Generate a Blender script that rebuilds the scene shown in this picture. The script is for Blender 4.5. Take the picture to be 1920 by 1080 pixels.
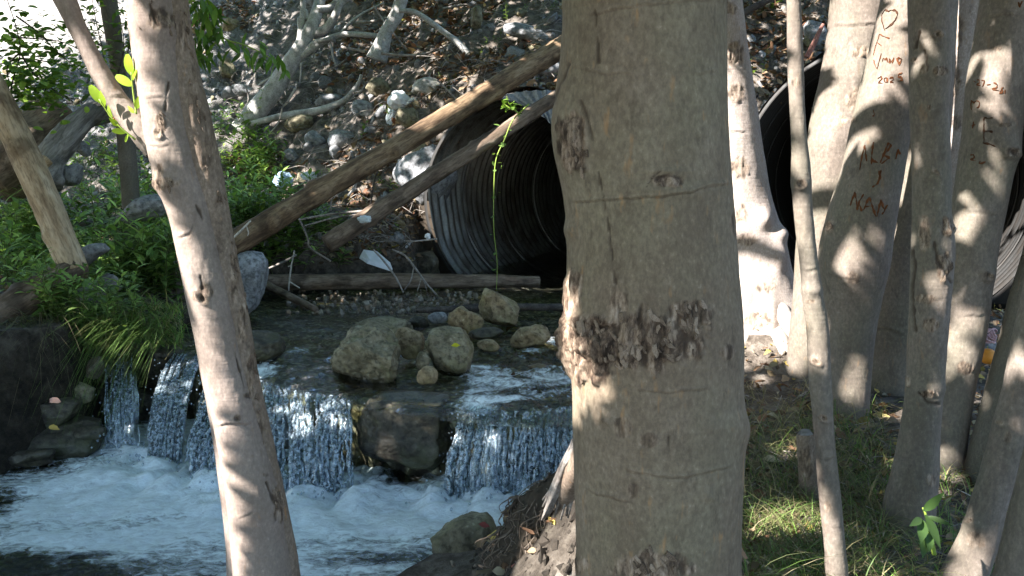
import bpy, bmesh, math, random
import numpy as np
from mathutils import Vector, Matrix
from mathutils.kdtree import KDTree

for o in list(bpy.data.objects):
    bpy.data.objects.remove(o)
SC = bpy.context.scene
COL = SC.collection
R_ = math.radians

# ------------------------------------------------------------------ camera, sky, sun, exposure
F = 1663.0                      # focal length in pixels of the 1920 wide photograph
PITCH = R_(8.2)
CAM = np.array((0.0, 0.0, 1.88))
cam = bpy.data.cameras.new('camera')
cam.sensor_width = 36.0
cam.lens = 36.0 * F / 1920.0
cam.clip_start = 0.02
cam.clip_end = 2000.0
camo = bpy.data.objects.new('camera', cam)
camo.location = CAM
camo.rotation_euler = (math.pi / 2 - PITCH, 0, 0)
COL.objects.link(camo)
SC.camera = camo

SUN = np.array((-0.69, -0.41, 0.60)); SUN = SUN / np.linalg.norm(SUN)   # towards the sun
W = bpy.data.worlds.new('World'); SC.world = W; W.use_nodes = True
wn = W.node_tree.nodes; wl = W.node_tree.links
sky = wn.new('ShaderNodeTexSky'); sky.sky_type = 'NISHITA'; sky.sun_disc = False
sky.sun_elevation = math.asin(SUN[2])
sky.sun_rotation = math.atan2(SUN[0], SUN[1])
sky.air_density = 1.0; sky.dust_density = 0.3; sky.ozone_density = 2.5
wl.new(sky.outputs[0], wn['Background'].inputs[0])
wn['Background'].inputs[1].default_value = 0.10
sun = bpy.data.lights.new('sun', 'SUN'); sun.energy = 5.0; sun.angle = R_(0.53); sun.color = (1.0, 0.95, 0.91)
suno = bpy.data.objects.new('sun', sun); COL.objects.link(suno)
suno.rotation_euler = Vector(tuple(SUN)).to_track_quat('Z', 'Y').to_euler()
suno.location = (-12, -6, 14)
vs = SC.view_settings
vs.view_transform = 'Standard'; vs.look = 'None'; vs.gamma = 1.0; vs.use_curve_mapping = False
vs.exposure = 2.4
SC.cycles.max_bounces = 7; SC.cycles.diffuse_bounces = 3; SC.cycles.glossy_bounces = 3
SC.cycles.transparent_max_bounces = 14; SC.cycles.transmission_bounces = 4
SC.cycles.caustics_reflective = False; SC.cycles.caustics_refractive = False
SC.cycles.use_denoising = True

# ------------------------------------------------------------------ numeric helpers
cP, sP = math.cos(PITCH), math.sin(PITCH)
FWD = np.array((0, cP, -sP)); UP = np.array((0, sP, cP)); RT = np.array((1.0, 0, 0))
def raydir(px, py):
    u = (px - 960.0) / F; v = -(py - 540.0) / F
    return FWD + u * RT + v * UP
def at(px, py, Y):
    "point of the place that stands Y metres in front of the camera position"
    d = raydir(px, py); return CAM + d * (Y / d[1])
def onz(px, py, z):
    d = raydir(px, py); return CAM + d * ((z - CAM[2]) / d[2])
def proj(P):
    q = np.asarray(P) - CAM
    w = q @ FWD
    w = np.where(np.abs(w) < 1e-4, 1e-4, w)
    return np.stack((960 + F * (q @ RT) / w, 540 - F * (q @ UP) / w, w), -1)
def pxm(px, Y): return px * Y / F          # pixel size -> metres at that distance

def _h(ix, iy, iz, seed):
    h = (ix.astype(np.uint32) * np.uint32(374761393) + iy.astype(np.uint32) * np.uint32(668265263)
         + iz.astype(np.uint32) * np.uint32(2147483647) + np.uint32((seed * 974711 + 12345) & 0xffffffff))
    h = (h ^ (h >> np.uint32(13))) * np.uint32(1274126177)
    h = (h ^ (h >> np.uint32(15))) * np.uint32(2246822519)
    return ((h ^ (h >> np.uint32(16))) & np.uint32(0xffffff)).astype(np.float64) / 0xffffff * 2 - 1
def vnoise(P, seed=0):
    P = np.asarray(P, dtype=np.float64)
    i = np.floor(P).astype(np.int64); f = P - i; f = f * f * (3 - 2 * f)
    x, y, z = i[..., 0], i[..., 1], i[..., 2]; fx, fy, fz = f[..., 0], f[..., 1], f[..., 2]
    def L(a, b, t): return a + (b - a) * t
    c = lambda dx, dy, dz: _h(x + dx, y + dy, z + dz, seed)
    return L(L(L(c(0,0,0), c(1,0,0), fx), L(c(0,1,0), c(1,1,0), fx), fy),
             L(L(c(0,0,1), c(1,0,1), fx), L(c(0,1,1), c(1,1,1), fx), fy), fz)
def fbm(P, octv=4, seed=0, gain=0.5, lac=2.03):
    P = np.asarray(P, dtype=np.float64); a = 1.0; s = 0.0; t = 0.0
    for k in range(octv):
        s = s + a * vnoise(P, seed + k * 17); t += a; a *= gain; P = P * lac + 7.31
    return s / t
def ridge(P, octv=4, seed=0):
    P = np.asarray(P, dtype=np.float64); a = 1.0; s = 0.0; t = 0.0
    for k in range(octv):
        s = s + a * (1 - np.abs(vnoise(P, seed + k * 17)) * 2); t += a; a *= 0.5; P = P * 2.03 + 3.7
    return s / t
def S(x):
    x = np.clip(x, 0, 1); return x * x * (3 - 2 * x)
def xyz(x, y, z=0.0):
    x, y, z = np.broadcast_arrays(np.asarray(x, float), np.asarray(y, float), np.asarray(z, float))
    return np.stack((x, y, z), -1)
def sdpoly(x, y, poly):
    "signed distance to a polygon, negative inside"
    poly = np.asarray(poly, float); n = len(poly)
    d = np.full(np.shape(x), 1e9); ins = np.zeros(np.shape(x), bool)
    for k in range(n):
        ax, ay = poly[k]; bx, by = poly[(k + 1) % n]
        ex, ey = bx - ax, by - ay
        t = np.clip(((x - ax) * ex + (y - ay) * ey) / (ex * ex + ey * ey), 0, 1)
        d = np.minimum(d, np.hypot(x - ax - ex * t, y - ay - ey * t))
        if ay != by:
            c = ((ay > y) != (by > y)) & (x < ex * (y - ay) / (by - ay) + ax)
            ins ^= c
    return np.where(ins, -d, d)
def sdline(x, y, pts):
    d = np.full(np.shape(x), 1e9)
    for (ax, ay), (bx, by) in zip(pts[:-1], pts[1:]):
        ex, ey = bx - ax, by - ay
        t = np.clip(((x - ax) * ex + (y - ay) * ey) / (ex * ex + ey * ey + 1e-9), 0, 1)
        d = np.minimum(d, np.hypot(x - ax - ex * t, y - ay - ey * t))
    return d
def catmull(P, t):
    "Catmull-Rom through the rows of P at parameters t in [0, n-1]"
    P = np.asarray(P, float); n = len(P); t = np.clip(np.asarray(t, float), 0, n - 1 - 1e-9)
    i = np.floor(t).astype(int); f = (t - i)[:, None]
    E = np.vstack((2 * P[0] - P[1], P, 2 * P[-1] - P[-2]))
    a, b, c, d = E[i], E[i + 1], E[i + 2], E[np.minimum(i + 3, n + 1)]
    return 0.5 * (2 * b + (c - a) * f + (2 * a - 5 * b + 4 * c - d) * f ** 2 + (3 * b - a - 3 * c + d) * f ** 3)

# ------------------------------------------------------------------ mesh / object helpers
def mesh_np(name, V, Fc, smooth=True, attrs=None, cols=None):
    "V (n,3); Fc (m,k) array or list of arrays with different k"
    me = bpy.data.meshes.new(name)
    if not isinstance(Fc, (list, tuple)): Fc = [Fc]
    Fc = [np.asarray(f) for f in Fc if len(f)]
    V = np.asarray(V, dtype=np.float32)
    me.vertices.add(len(V)); me.vertices.foreach_set('co', V.ravel())
    loops = np.concatenate([f.ravel() for f in Fc]).astype(np.int32)
    tot = np.concatenate([np.full(len(f), f.shape[1]) for f in Fc]).astype(np.int32)
    start = np.concatenate(([0], np.cumsum(tot)[:-1])).astype(np.int32)
    me.loops.add(len(loops)); me.loops.foreach_set('vertex_index', loops)
    me.polygons.add(len(tot)); me.polygons.foreach_set('loop_start', start)
    try: me.polygons.foreach_set('loop_total', tot)
    except Exception: pass
    me.polygons.foreach_set('use_smooth', np.full(len(tot), smooth))
    for k, a in (attrs or {}).items():
        at_ = me.attributes.new(k, 'FLOAT', 'POINT'); at_.data.foreach_set('value', np.asarray(a, np.float32).ravel())
    if cols is not None:
        c = np.ones((len(V), 4), np.float32); c[:, :3] = cols
        at_ = me.attributes.new('col', 'FLOAT_COLOR', 'POINT'); at_.data.foreach_set('color', c.ravel())
    me.update(calc_edges=True); me.validate()
    return me
class MB:
    "collects pieces of geometry for one mesh"
    def __init__(s): s.v = []; s.f = {}; s.n = 0; s.c = []; s.a = []
    def add(s, V, Fc, col=None, a=0.0):
        V = np.asarray(V, float)
        if not isinstance(Fc, (list, tuple)): Fc = [Fc]
        for f in Fc:
            f = np.asarray(f)
            if len(f): s.f.setdefault(f.shape[1], []).append(f + s.n)
        s.v.append(V); s.n += len(V)
        c = np.empty((len(V), 3)); c[:] = (1, 1, 1) if col is None else col
        s.c.append(c); s.a.append(np.full(len(V), a) if np.isscalar(a) else np.asarray(a))
    def mesh(s, name, off=(0, 0, 0), smooth=True):
        V = np.concatenate(s.v) - np.asarray(off)
        return mesh_np(name, V, [np.concatenate(x) for x in s.f.values()], smooth, {'a': np.concatenate(s.a)}, np.concatenate(s.c))
def link(o, parent=None):
    COL.objects.link(o)
    if parent is not None: o.parent = parent
    return o
def tag(o, label=None, cat=None, group=None, kind=None):
    if label: o['label'] = label
    if cat: o['category'] = cat
    if group: o['group'] = group
    if kind: o['kind'] = kind
    return o
def thing(name, label, cat, loc, group=None):
    o = bpy.data.objects.new(name, None); o.empty_display_size = 0.1
    o.location = tuple(loc); link(o)
    return tag(o, label, cat, group)
def obj(name, me, mat, parent=None, loc=None):
    o = bpy.data.objects.new(name, me)
    if mat is not None and len(me.materials) == 0: me.materials.append(mat)
    if loc is not None: o.location = tuple(loc)
    return link(o, parent)
def part(name, V, Fc, mat, root, smooth=True, attrs=None, cols=None):
    "world-space vertices -> child of root (root is never rotated while building)"
    off = np.array(root.location)
    p = root.parent
    while p is not None: off = off + np.array(p.location); p = p.parent
    return obj(name, mesh_np(name, np.asarray(V) - off, Fc, smooth, attrs, cols), mat, root)
def gridfaces(nu, nv, wrap_u=False):
    "faces for verts laid out [v][u]"
    u = np.arange(nu if wrap_u else nu - 1); v = np.arange(nv - 1)
    U, Vv = np.meshgrid(u, v); U = U.ravel(); Vv = Vv.ravel(); U2 = (U + 1) % nu
    return np.stack((Vv * nu + U, Vv * nu + U2, (Vv + 1) * nu + U2, (Vv + 1) * nu + U), 1)
def tube(pts, rad, na=8, nl=None, jitter=0.0, seed=0, caps=True, spline=True):
    pts = np.asarray(pts, float); rad = np.asarray(rad, float) if not np.isscalar(rad) else np.full(len(pts), rad)
    if nl is None: nl = max(len(pts), 2) * 4 if spline else len(pts)
    t = np.linspace(0, len(pts) - 1, nl)
    C = catmull(pts, t) if spline and len(pts) > 2 else np.stack([np.interp(t, np.arange(len(pts)), pts[:, k]) for k in range(3)], 1)
    r = np.interp(t, np.arange(len(rad)), rad)
    T = np.gradient(C, axis=0); T /= np.linalg.norm(T, axis=1)[:, None] + 1e-12
    ref = np.array((0, 1.0, 0)) if abs(T.mean(0)[1]) < 0.8 else np.array((1.0, 0, 0))
    u = np.cross(T, ref); u /= np.linalg.norm(u, axis=1)[:, None] + 1e-12
    v = np.cross(T, u)
    th = np.linspace(0, 2 * np.pi, na, endpoint=False)
    D = u[:, None] * np.cos(th)[None, :, None] + v[:, None] * np.sin(th)[None, :, None]
    rr = np.repeat(r[:, None], na, 1)
    V = C[:, None] + D * rr[..., None]
    if jitter:
        n = fbm(V * (0.35 / max(r.mean(), 1e-3)), 4, seed)
        V = C[:, None] + D * (rr * (1 + jitter * n))[..., None]
    Fs = [gridfaces(na, nl, True)]
    V = V.reshape(-1, 3)
    if caps:
        k = len(V); V = np.vstack((V, C[0], C[-1])); a = np.arange(na); b = (a + 1) % na
        Fs.append(np.concatenate((np.stack((b, a, np.full(na, k)), 1), np.stack((a + (nl - 1) * na, b + (nl - 1) * na, np.full(na, k + 1)), 1))))
    return V, Fs
_ico = {}
def ico(sub):
    if sub not in _ico:
        bm = bmesh.new(); bmesh.ops.create_icosphere(bm, subdivisions=sub, radius=1.0)
        V = np.array([v.co[:] for v in bm.verts]); Fc = np.array([[v.index for v in f.verts] for f in bm.faces]); bm.free()
        _ico[sub] = (V, Fc)
    return _ico[sub][0].copy(), _ico[sub][1]
def rockverts(seed, sub=3, size=(1, 1, 1), cuts=9, rough=0.10, flat=0.72, box=0.0):
    V, Fc = ico(sub); rng = np.random.RandomState(seed)
    if box: V = V * (1 - box) + box * .82 * V / np.abs(V).max(1)[:, None]
    for k in range(cuts):
        n = rng.normal(size=3); n /= np.linalg.norm(n); c = rng.uniform(flat, min(.95, flat + .27))
        d = V @ n; V = V - np.outer(np.clip(d - c, 0, None) * 0.92, n)
    V = V * (1 + .9 * rough * (fbm(V * .9 + seed * 3.1, 2, seed + 40)[:, None] * 2.2))
    V = V + np.outer(V[:, 2], rng.normal(size=3) * np.array((.16, .10, 0))) + np.outer(V[:, 0], rng.normal(size=3) * np.array((0, .1, .14)))
    nn = V / np.linalg.norm(V, axis=1)[:, None]
    V = V + nn * (fbm(V * 1.7 + seed, 3, seed)[:, None] * rough * 1.3 + fbm(V * 6 + seed, 3, seed + 5)[:, None] * rough * 0.45)
    if sub >= 5: V = V + nn * (ridge(V * 14 + seed, 3, seed + 9)[:, None] * rough * 0.14)
    V /= np.abs(V).max(0)
    return V * np.asarray(size), Fc
def rotz(V, a):
    c, s = math.cos(a), math.sin(a); V = V.copy(); x = V[:, 0] * c - V[:, 1] * s; V[:, 1] = V[:, 0] * s + V[:, 1] * c; V[:, 0] = x; return V
def leafgeo(base, d, up, length, width, curl=0.25, fold=0.25, ns=4, shape='lance'):
    "one leaf: a folded, drooping blade with ns segments"
    base = np.asarray(base, float); d = np.asarray(d, float); d = d / (np.linalg.norm(d) + 1e-9)
    side = np.cross(d, up); side /= np.linalg.norm(side) + 1e-9
    nrm = np.cross(side, d)
    t = np.linspace(0, 1, ns + 1)
    if shape == 'lance': w = np.sin(np.pi * np.clip(t, 0.02, 0.985) ** 0.75)
    elif shape == 'round': w = np.sqrt(np.clip(1 - (2 * np.clip(t, .03, .97) - 1) ** 2, 0, 1))
    else: w = (1 - t * 0.9)
    w = w * width * 0.5
    C = base + np.outer(t * length, d) - np.outer((t ** 2) * curl * length, nrm if shape != 'blade' else -nrm * -1)
    Lf = C - np.outer(w, side) + np.outer(w * fold, nrm); Rt = C + np.outer(w, side) + np.outer(w * fold, nrm)
    V = np.stack((Lf, C, Rt), 1).reshape(-1, 3)
    return V, gridfaces(3, ns + 1)

# ------------------------------------------------------------------ materials
def newmat(name):
    m = bpy.data.materials.new(name); m.use_nodes = True
    return m, m.node_tree
class NT:
    def __init__(s, name):
        s.m, s.t = newmat(name); s.b = s.t.nodes['Principled BSDF']; s.out = s.t.nodes['Material Output']
        s.tc = s.t.nodes.new('ShaderNodeTexCoord')
    def n(s, typ, **kw):
        x = s.t.nodes.new(typ)
        for k, v in kw.items(): setattr(x, k, v)
        return x
    def l(s, a, b): s.t.links.new(a, b)
    def coord(s, scale=(1, 1, 1), src='Object', rot=(0, 0, 0)):
        mp = s.n('ShaderNodeMapping'); s.l(s.tc.outputs[src], mp.inputs[0])
        mp.inputs['Scale'].default_value = scale; mp.inputs['Rotation'].default_value = rot
        return mp.outputs[0]
    def noise(s, scale, detail=4, rough=0.55, vec=None, dist=0.0):
        x = s.n('ShaderNodeTexNoise'); x.inputs['Scale'].default_value = scale; x.inputs['Detail'].default_value = detail
        x.inputs['Roughness'].default_value = rough; x.inputs['Distortion'].default_value = dist
        s.l(vec if vec is not None else s.tc.outputs['Object'], x.inputs['Vector']); return x.outputs['Fac']
    def voro(s, scale, vec=None, feat='F1', out='Distance'):
        x = s.n('ShaderNodeTexVoronoi'); x.feature = feat; x.inputs['Scale'].default_value = scale
        s.l(vec if vec is not None else s.tc.outputs['Object'], x.inputs['Vector']); return x.outputs[out]
    def ramp(s, fac, stops, interp='LINEAR'):
        x = s.n('ShaderNodeValToRGB'); x.color_ramp.interpolation = interp
        e = x.color_ramp.elements
        while len(e) < len(stops): e.new(0.5)
        for k, (p, c) in enumerate(stops):
            e[k].position = p; e[k].color = (c, c, c, 1) if np.isscalar(c) else (*c, 1)
        s.l(fac, x.inputs[0]); return x.outputs[0]
    def mix(s, fac, a, b, mode='MIX'):
        x = s.n('ShaderNodeMix'); x.data_type = 'RGBA'; x.blend_type = mode
        for v, i in ((fac, x.inputs[0]), (a, x.inputs[6]), (b, x.inputs[7])):
            if hasattr(v, 'is_linked') or hasattr(v, 'links'): s.l(v, i)
            elif np.isscalar(v): i.default_value = v
            else: i.default_value = (*v, 1)
        return x.outputs[2]
    def math(s, op, a, b=0.0):
        x = s.n('ShaderNodeMath'); x.operation = op
        for v, i in ((a, x.inputs[0]), (b, x.inputs[1])):
            if hasattr(v, 'links'): s.l(v, i)
            else: i.default_value = v
        return x.outputs[0]
    def attr(s, name, out='Fac'):
        x = s.n('ShaderNodeAttribute'); x.attribute_name = name; return x.outputs[out]
    def rand(s): return s.n('ShaderNodeObjectInfo').outputs['Random']
    def bump(s, h, strength=0.4, dist=0.01, prev=None):
        x = s.n('ShaderNodeBump'); x.inputs['Strength'].default_value = strength; x.inputs['Distance'].default_value = dist
        s.l(h, x.inputs['Height'])
        if prev is not None: s.l(prev, x.inputs['Normal'])
        return x.outputs[0]
    def done(s, color, rough=0.85, normal=None, spec=0.3):
        if hasattr(color, 'links'): s.l(color, s.b.inputs['Base Color'])
        else: s.b.inputs['Base Color'].default_value = (*color, 1)
        if hasattr(rough, 'links'): s.l(rough, s.b.inputs['Roughness'])
        else: s.b.inputs['Roughness'].default_value = rough
        s.b.inputs['Specular IOR Level'].default_value = spec
        if normal is not None: s.l(normal, s.b.inputs['Normal'])
        return s.m

def m_bark(name, c_dark, c_mid, c_light, lichen=(0.20, 0.21, 0.13), lich=0.5, fleck=0.5, fine=1.0, fs=1.0):
    k = NT(name)
    st = k.coord((1, 1, 0.62)); hz = k.coord((0.35, 0.35, 5.0))
    big = k.noise(4.0, 7, 0.68, st)
    c = k.ramp(big, [(0.28, c_dark), (0.5, c_mid), (0.74, c_light)])
    lf = k.ramp(k.noise(3.3, 4, 0.6, k.coord((1, 1, .6), rot=(0.3, 0.2, 1.0))), [(0.42, 0.0), (0.62, lich)])
    c = k.mix(lf, c, lichen)
    sp = k.noise(110 * fs, 4, 0.7, st)
    c = k.mix(k.ramp(sp, [(0.40, 0.55 * fine), (0.58, 0.0)]), c, tuple(x * 0.45 for x in c_mid))
    c = k.mix(k.ramp(sp, [(0.60, 0.0), (0.76, 0.55 * fine)]), c, tuple(min(1, x * 1.5) for x in c_light))
    fl = k.noise(42 * fs, 3, 0.6, k.coord((1, 1, .3), rot=(0, 0, .7)))
    c = k.mix(k.ramp(fl, [(0.63, 0.0), (0.74, fleck)]), c, (0.34, 0.19, 0.085))
    dk = k.noise(24 * fs, 4, 0.7, k.coord((1, 1, .5)))
    c = k.mix(k.ramp(dk, [(0.30, 0.5 * fine), (0.44, 0.0)]), c, tuple(x * 0.38 for x in c_dark))
    ln = k.noise(16, 2, 0.5, hz)
    c = k.mix(k.ramp(ln, [(0.66, 0.0), (0.76, 0.22)]), c, tuple(x * 0.6 for x in c_mid))
    # torn bark: dark cracks, tan plates
    sc = k.attr('scar'); cr = k.attr('crack')
    pn = k.noise(48, 5, 0.7, k.coord((1, 1, .35)))
    scol = k.ramp(k.math('ADD', pn, k.math('MULTIPLY', k.math('SUBTRACT', k.rand(), .5), .16)), [(0.33, (0.022, 0.014, 0.009)), (0.44, (0.105, 0.072, 0.050)), (0.55, (0.26, 0.195, 0.14)), (0.70, (0.48, 0.39, 0.31))])
    c = k.mix(sc, c, scol)
    c = k.mix(cr, c, (0.045, 0.030, 0.020))
    h = k.math('ADD', k.math('MULTIPLY', sp, 0.35), k.math('MULTIPLY', dk, 0.8))
    nb = k.bump(h, 0.55 * fine, 0.004)
    nb = k.bump(ln, 0.35, 0.004, nb)
    return k.done(c, 0.82, nb, 0.25)
M = {}
M['bark_big'] = m_bark('bark_big', (0.118, 0.084, 0.056), (0.186, 0.143, 0.100), (0.276, 0.225, 0.168), (0.198, 0.177, 0.114), 0.55, 0.6, 0.85)
M['bark_left'] = m_bark('bark_left', (0.185, 0.138, 0.112), (0.265, 0.208, 0.174), (0.36, 0.295, 0.255), (0.225, 0.198, 0.158), 0.4, 0.35, 0.65)
M['bark_sunlit'] = m_bark('bark_sunlit', (0.27, 0.215, 0.18), (0.42, 0.355, 0.315), (0.55, 0.48, 0.43), (0.33, 0.30, 0.25), 0.35, 0.5, 0.8)  # lighter bark copy that paints sun glare into the two sunlit trunks
M['bark_flaky'] = m_bark('bark_flaky', (0.15, 0.105, 0.075), (0.235, 0.175, 0.13), (0.33, 0.26, 0.205), (0.22, 0.19, 0.15), 0.3, 0.7, 1.1)
M['bark_right'] = m_bark('bark_right', (0.115, 0.092, 0.073), (0.182, 0.149, 0.122), (0.275, 0.232, 0.195), (0.150, 0.142, 0.100), 0.6, 0.25, 0.8, 0.7)
M['bark_dark'] = m_bark('bark_dark', (0.08, 0.066, 0.052), (0.13, 0.112, 0.09), (0.20, 0.175, 0.145), (0.11, 0.112, 0.08), 0.5, 0.2, 0.7)

def m_wood(name, cols, grain=(1, 1, 1), rough=0.85, bs=0.5):
    k = NT(name)
    v = k.coord(grain)
    a = k.noise(14, 6, 0.65, v); b = k.noise(70, 4, 0.6, v)
    c = k.ramp(a, [(0.30, cols[0]), (0.45, cols[1]), (0.58, cols[2]), (0.74, cols[3])])
    c = k.mix(k.ramp(b, [(0.36, 0.55), (0.52, 0.0)]), c, tuple(x * 0.35 for x in cols[1]))
    dk = k.noise(4.0, 4, 0.6)
    c = k.mix(k.ramp(dk, [(0.55, 0.0), (0.66, 0.6)]), c, tuple(x * 0.5 for x in cols[0]))
    return k.done(c, rough, k.bump(k.math('ADD', a, k.math('MULTIPLY', b, 0.5)), bs, 0.01), 0.25)
# grain runs along the log: the builder lays logs along their own x axis
M['log_peeled'] = m_wood('log_peeled', [(0.045, 0.028, 0.017), (0.135, 0.088, 0.052), (0.25, 0.172, 0.10), (0.34, 0.27, 0.19)], (0.18, 1, 1))
M['log_brown'] = m_wood('log_brown', [(0.055, 0.038, 0.027), (0.14, 0.10, 0.070), (0.22, 0.165, 0.12), (0.33, 0.27, 0.21)], (0.2, 1, 1))
M['wood_tan'] = m_wood('wood_tan', [(0.15, 0.09, 0.05), (0.36, 0.26, 0.16), (0.47, 0.36, 0.24), (0.55, 0.45, 0.33)], (0.2, 1, 1))
M['wood_grey'] = m_wood('wood_grey', [(0.07, 0.062, 0.055), (0.17, 0.155, 0.14), (0.27, 0.25, 0.23), (0.40, 0.38, 0.36)], (0.12, 1, 1), 0.9, 0.9)
M['branch_pale'] = m_wood('branch_pale', [(0.24, 0.23, 0.215), (0.36, 0.35, 0.33), (0.46, 0.45, 0.43), (0.56, 0.55, 0.53)], (1, 1, 1), 0.8, 0.3)
M['twig'] = m_wood('twig', [(0.13, 0.11, 0.095), (0.24, 0.21, 0.185), (0.33, 0.30, 0.27), (0.45, 0.42, 0.38)], (1, 1, 1))
M['twig_white'] = m_wood('twig_white', [(0.35, 0.32, 0.28), (0.5, 0.46, 0.41), (0.6, 0.56, 0.5), (0.7, 0.66, 0.6)], (1, 1, 1))
M['twig_dark'] = m_wood('twig_dark', [(0.03, 0.025, 0.022), (0.06, 0.05, 0.042), (0.09, 0.075, 0.062), (0.14, 0.12, 0.10)], (1, 1, 1))
M['root'] = m_wood('root', [(0.04, 0.03, 0.023), (0.10, 0.078, 0.058), (0.17, 0.135, 0.105), (0.26, 0.215, 0.17)], (1, 1, 1))
M['twig_red'] = m_wood('twig_red', [(0.12, 0.05, 0.04), (0.22, 0.10, 0.08), (0.30, 0.15, 0.12), (0.36, 0.2, 0.16)], (1, 1, 1))

def m_rock(name, cols, moss=(0.10, 0.11, 0.035), mossa=0.4, rough=0.8, sc=1.0, wetz=None):
    k = NT(name)
    a = k.noise(4.5 * sc, 8, 0.62, None, 0.4); b = k.noise(26 * sc, 5, 0.65); v = k.noise(80 * sc, 3, 0.6)
    c = k.ramp(a, [(0.30, cols[0]), (0.47, cols[1]), (0.60, cols[2]), (0.75, cols[3])])
    rnd = k.rand()
    c = k.mix(k.math('MULTIPLY', rnd, 0.45), c, tuple(x * 0.55 for x in cols[1]))
    c = k.mix(k.ramp(b, [(0.36, 0.8), (0.52, 0.0)]), c, tuple(x * 0.4 for x in cols[0]))
    c = k.mix(k.ramp(k.noise(9 * sc, 6, 0.75, None, .8), [(0.34, 0.75), (0.47, 0.0)]), c, tuple(x * 0.42 for x in cols[0]))
    c = k.mix(k.ramp(b, [(0.58, 0.0), (0.74, 0.45)]), c, tuple(min(1, x * 1.25) for x in cols[3]))
    ms = k.ramp(k.noise(3.0 * sc, 5, 0.7), [(0.48, 0.0), (0.62, mossa)])
    c = k.mix(ms, c, moss)
    wet = k.attr('a')                                   # wet foot of a rock standing in water
    c = k.mix(wet, c, k.mix(0.72, c, (0.012, 0.010, 0.007)))
    rr = k.n('ShaderNodeMapRange'); k.l(wet, rr.inputs[0]); rr.inputs[3].default_value = rough; rr.inputs[4].default_value = 0.25
    nb = k.bump(a, 0.5, 0.03 / sc); nb = k.bump(k.math('ADD', b, k.math('MULTIPLY', v, 0.4)), 0.6, 0.008 / sc, nb)
    return k.done(c, rr.outputs[0], nb, 0.35)
M['rock_olive'] = m_rock('rock_olive', [(0.11, 0.092, 0.055), (0.21, 0.185, 0.12), (0.30, 0.27, 0.185), (0.42, 0.385, 0.29)], (0.17, 0.165, 0.065), 0.5)
M['rock_tan'] = m_rock('rock_tan', [(0.16, 0.11, 0.055), (0.29, 0.22, 0.125), (0.39, 0.315, 0.195), (0.52, 0.44, 0.30)], (0.19, 0.18, 0.07), 0.5)
M['rock_grey'] = m_rock('rock_grey', [(0.14, 0.142, 0.145), (0.25, 0.255, 0.262), (0.35, 0.358, 0.37), (0.46, 0.468, 0.48)], (0.20, 0.19, 0.14), 0.25)
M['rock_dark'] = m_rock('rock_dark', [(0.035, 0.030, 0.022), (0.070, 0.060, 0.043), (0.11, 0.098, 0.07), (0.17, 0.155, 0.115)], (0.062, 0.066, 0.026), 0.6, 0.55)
M['rock_white'] = m_rock('rock_white', [(0.32, 0.30, 0.26), (0.45, 0.43, 0.38), (0.55, 0.53, 0.48), (0.65, 0.63, 0.58)], (0.3, 0.28, 0.2), 0.2)

def m_ground():
    k = NT('ground')
    a = k.noise(1.6, 8, 0.65); b = k.noise(11, 6, 0.7); d = k.noise(60, 4, 0.65); v = k.voro(24, None, 'F1')
    soil = k.ramp(b, [(0.30, (0.030, 0.024, 0.018)), (0.46, (0.095, 0.078, 0.062)), (0.58, (0.17, 0.145, 0.12)), (0.74, (0.26, 0.235, 0.205))])
    grit = k.ramp(d, [(0.34, (0.035, 0.033, 0.032)), (0.50, (0.16, 0.158, 0.158)), (0.68, (0.33, 0.33, 0.335))])
    sl = k.math('MULTIPLY', k.attr('slope'), k.attr('rubble')); wt = k.attr('wet'); bd = k.attr('bed')
    c = k.mix(k.math('MULTIPLY', sl, k.ramp(a, [(0.35, 0.45), (0.6, 0.95)])), soil, grit)
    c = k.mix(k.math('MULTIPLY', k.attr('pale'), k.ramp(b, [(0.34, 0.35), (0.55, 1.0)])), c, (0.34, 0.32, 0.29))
    dark = k.ramp(b, [(0.35, (0.010, 0.008, 0.006)), (0.55, (0.034, 0.028, 0.020)), (0.72, (0.062, 0.056, 0.036))])
    c = k.mix(wt, c, dark)
    pb = k.voro(17, k.coord((1, 1.25, 1)), 'F1', 'Color')
    hs = k.n('ShaderNodeRGBToBW'); k.l(pb, hs.inputs[0])
    bedc = k.ramp(hs.outputs[0], [(0.2, (0.08, 0.072, 0.032)), (0.4, (0.21, 0.185, 0.085)), (0.6, (0.33, 0.30, 0.16)), (0.8, (0.46, 0.42, 0.27))])
    bedc = k.mix(k.ramp(v, [(0.25, 0.0), (0.6, 0.7)]), bedc, (0.03, 0.028, 0.012))
    c = k.mix(bd, c, bedc)
    nb = k.bump(b, 0.8, 0.05); nb = k.bump(d, 0.7, 0.012, nb)
    return k.done(c, 0.92, nb, 0.2)
M['ground'] = m_ground()

def m_leaf(name, trans=0.35, rough=0.5, gloss=0.35):
    k = NT(name)
    col = k.attr('col', 'Color')
    n = k.noise(30, 2, 0.5)
    c = k.mix(k.ramp(n, [(0.35, 0.0), (0.65, 0.35)]), col, k.mix(0.5, col, (0.01, 0.02, 0.0)))
    rnd = k.rand()
    hsv = k.n('ShaderNodeHueSaturation'); k.l(c, hsv.inputs['Color'])
    mr = k.n('ShaderNodeMapRange'); k.l(rnd, mr.inputs[0]); mr.inputs[3].default_value = 0.75; mr.inputs[4].default_value = 1.25
    k.l(mr.outputs[0], hsv.inputs['Value'])
    c = hsv.outputs[0]
    k.done(c, rough, None, gloss)
    tr = k.n('ShaderNodeBsdfTranslucent'); k.l(k.mix(1.0, c, (1.0, 1.0, 0.55), 'MULTIPLY'), tr.inputs[0])
    mx = k.n('ShaderNodeMixShader'); mx.inputs[0].default_value = trans
    k.l(k.b.outputs[0], mx.inputs[1]); k.l(tr.outputs[0], mx.inputs[2]); k.l(mx.outputs[0], k.out.inputs[0])
    return k.m
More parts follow.
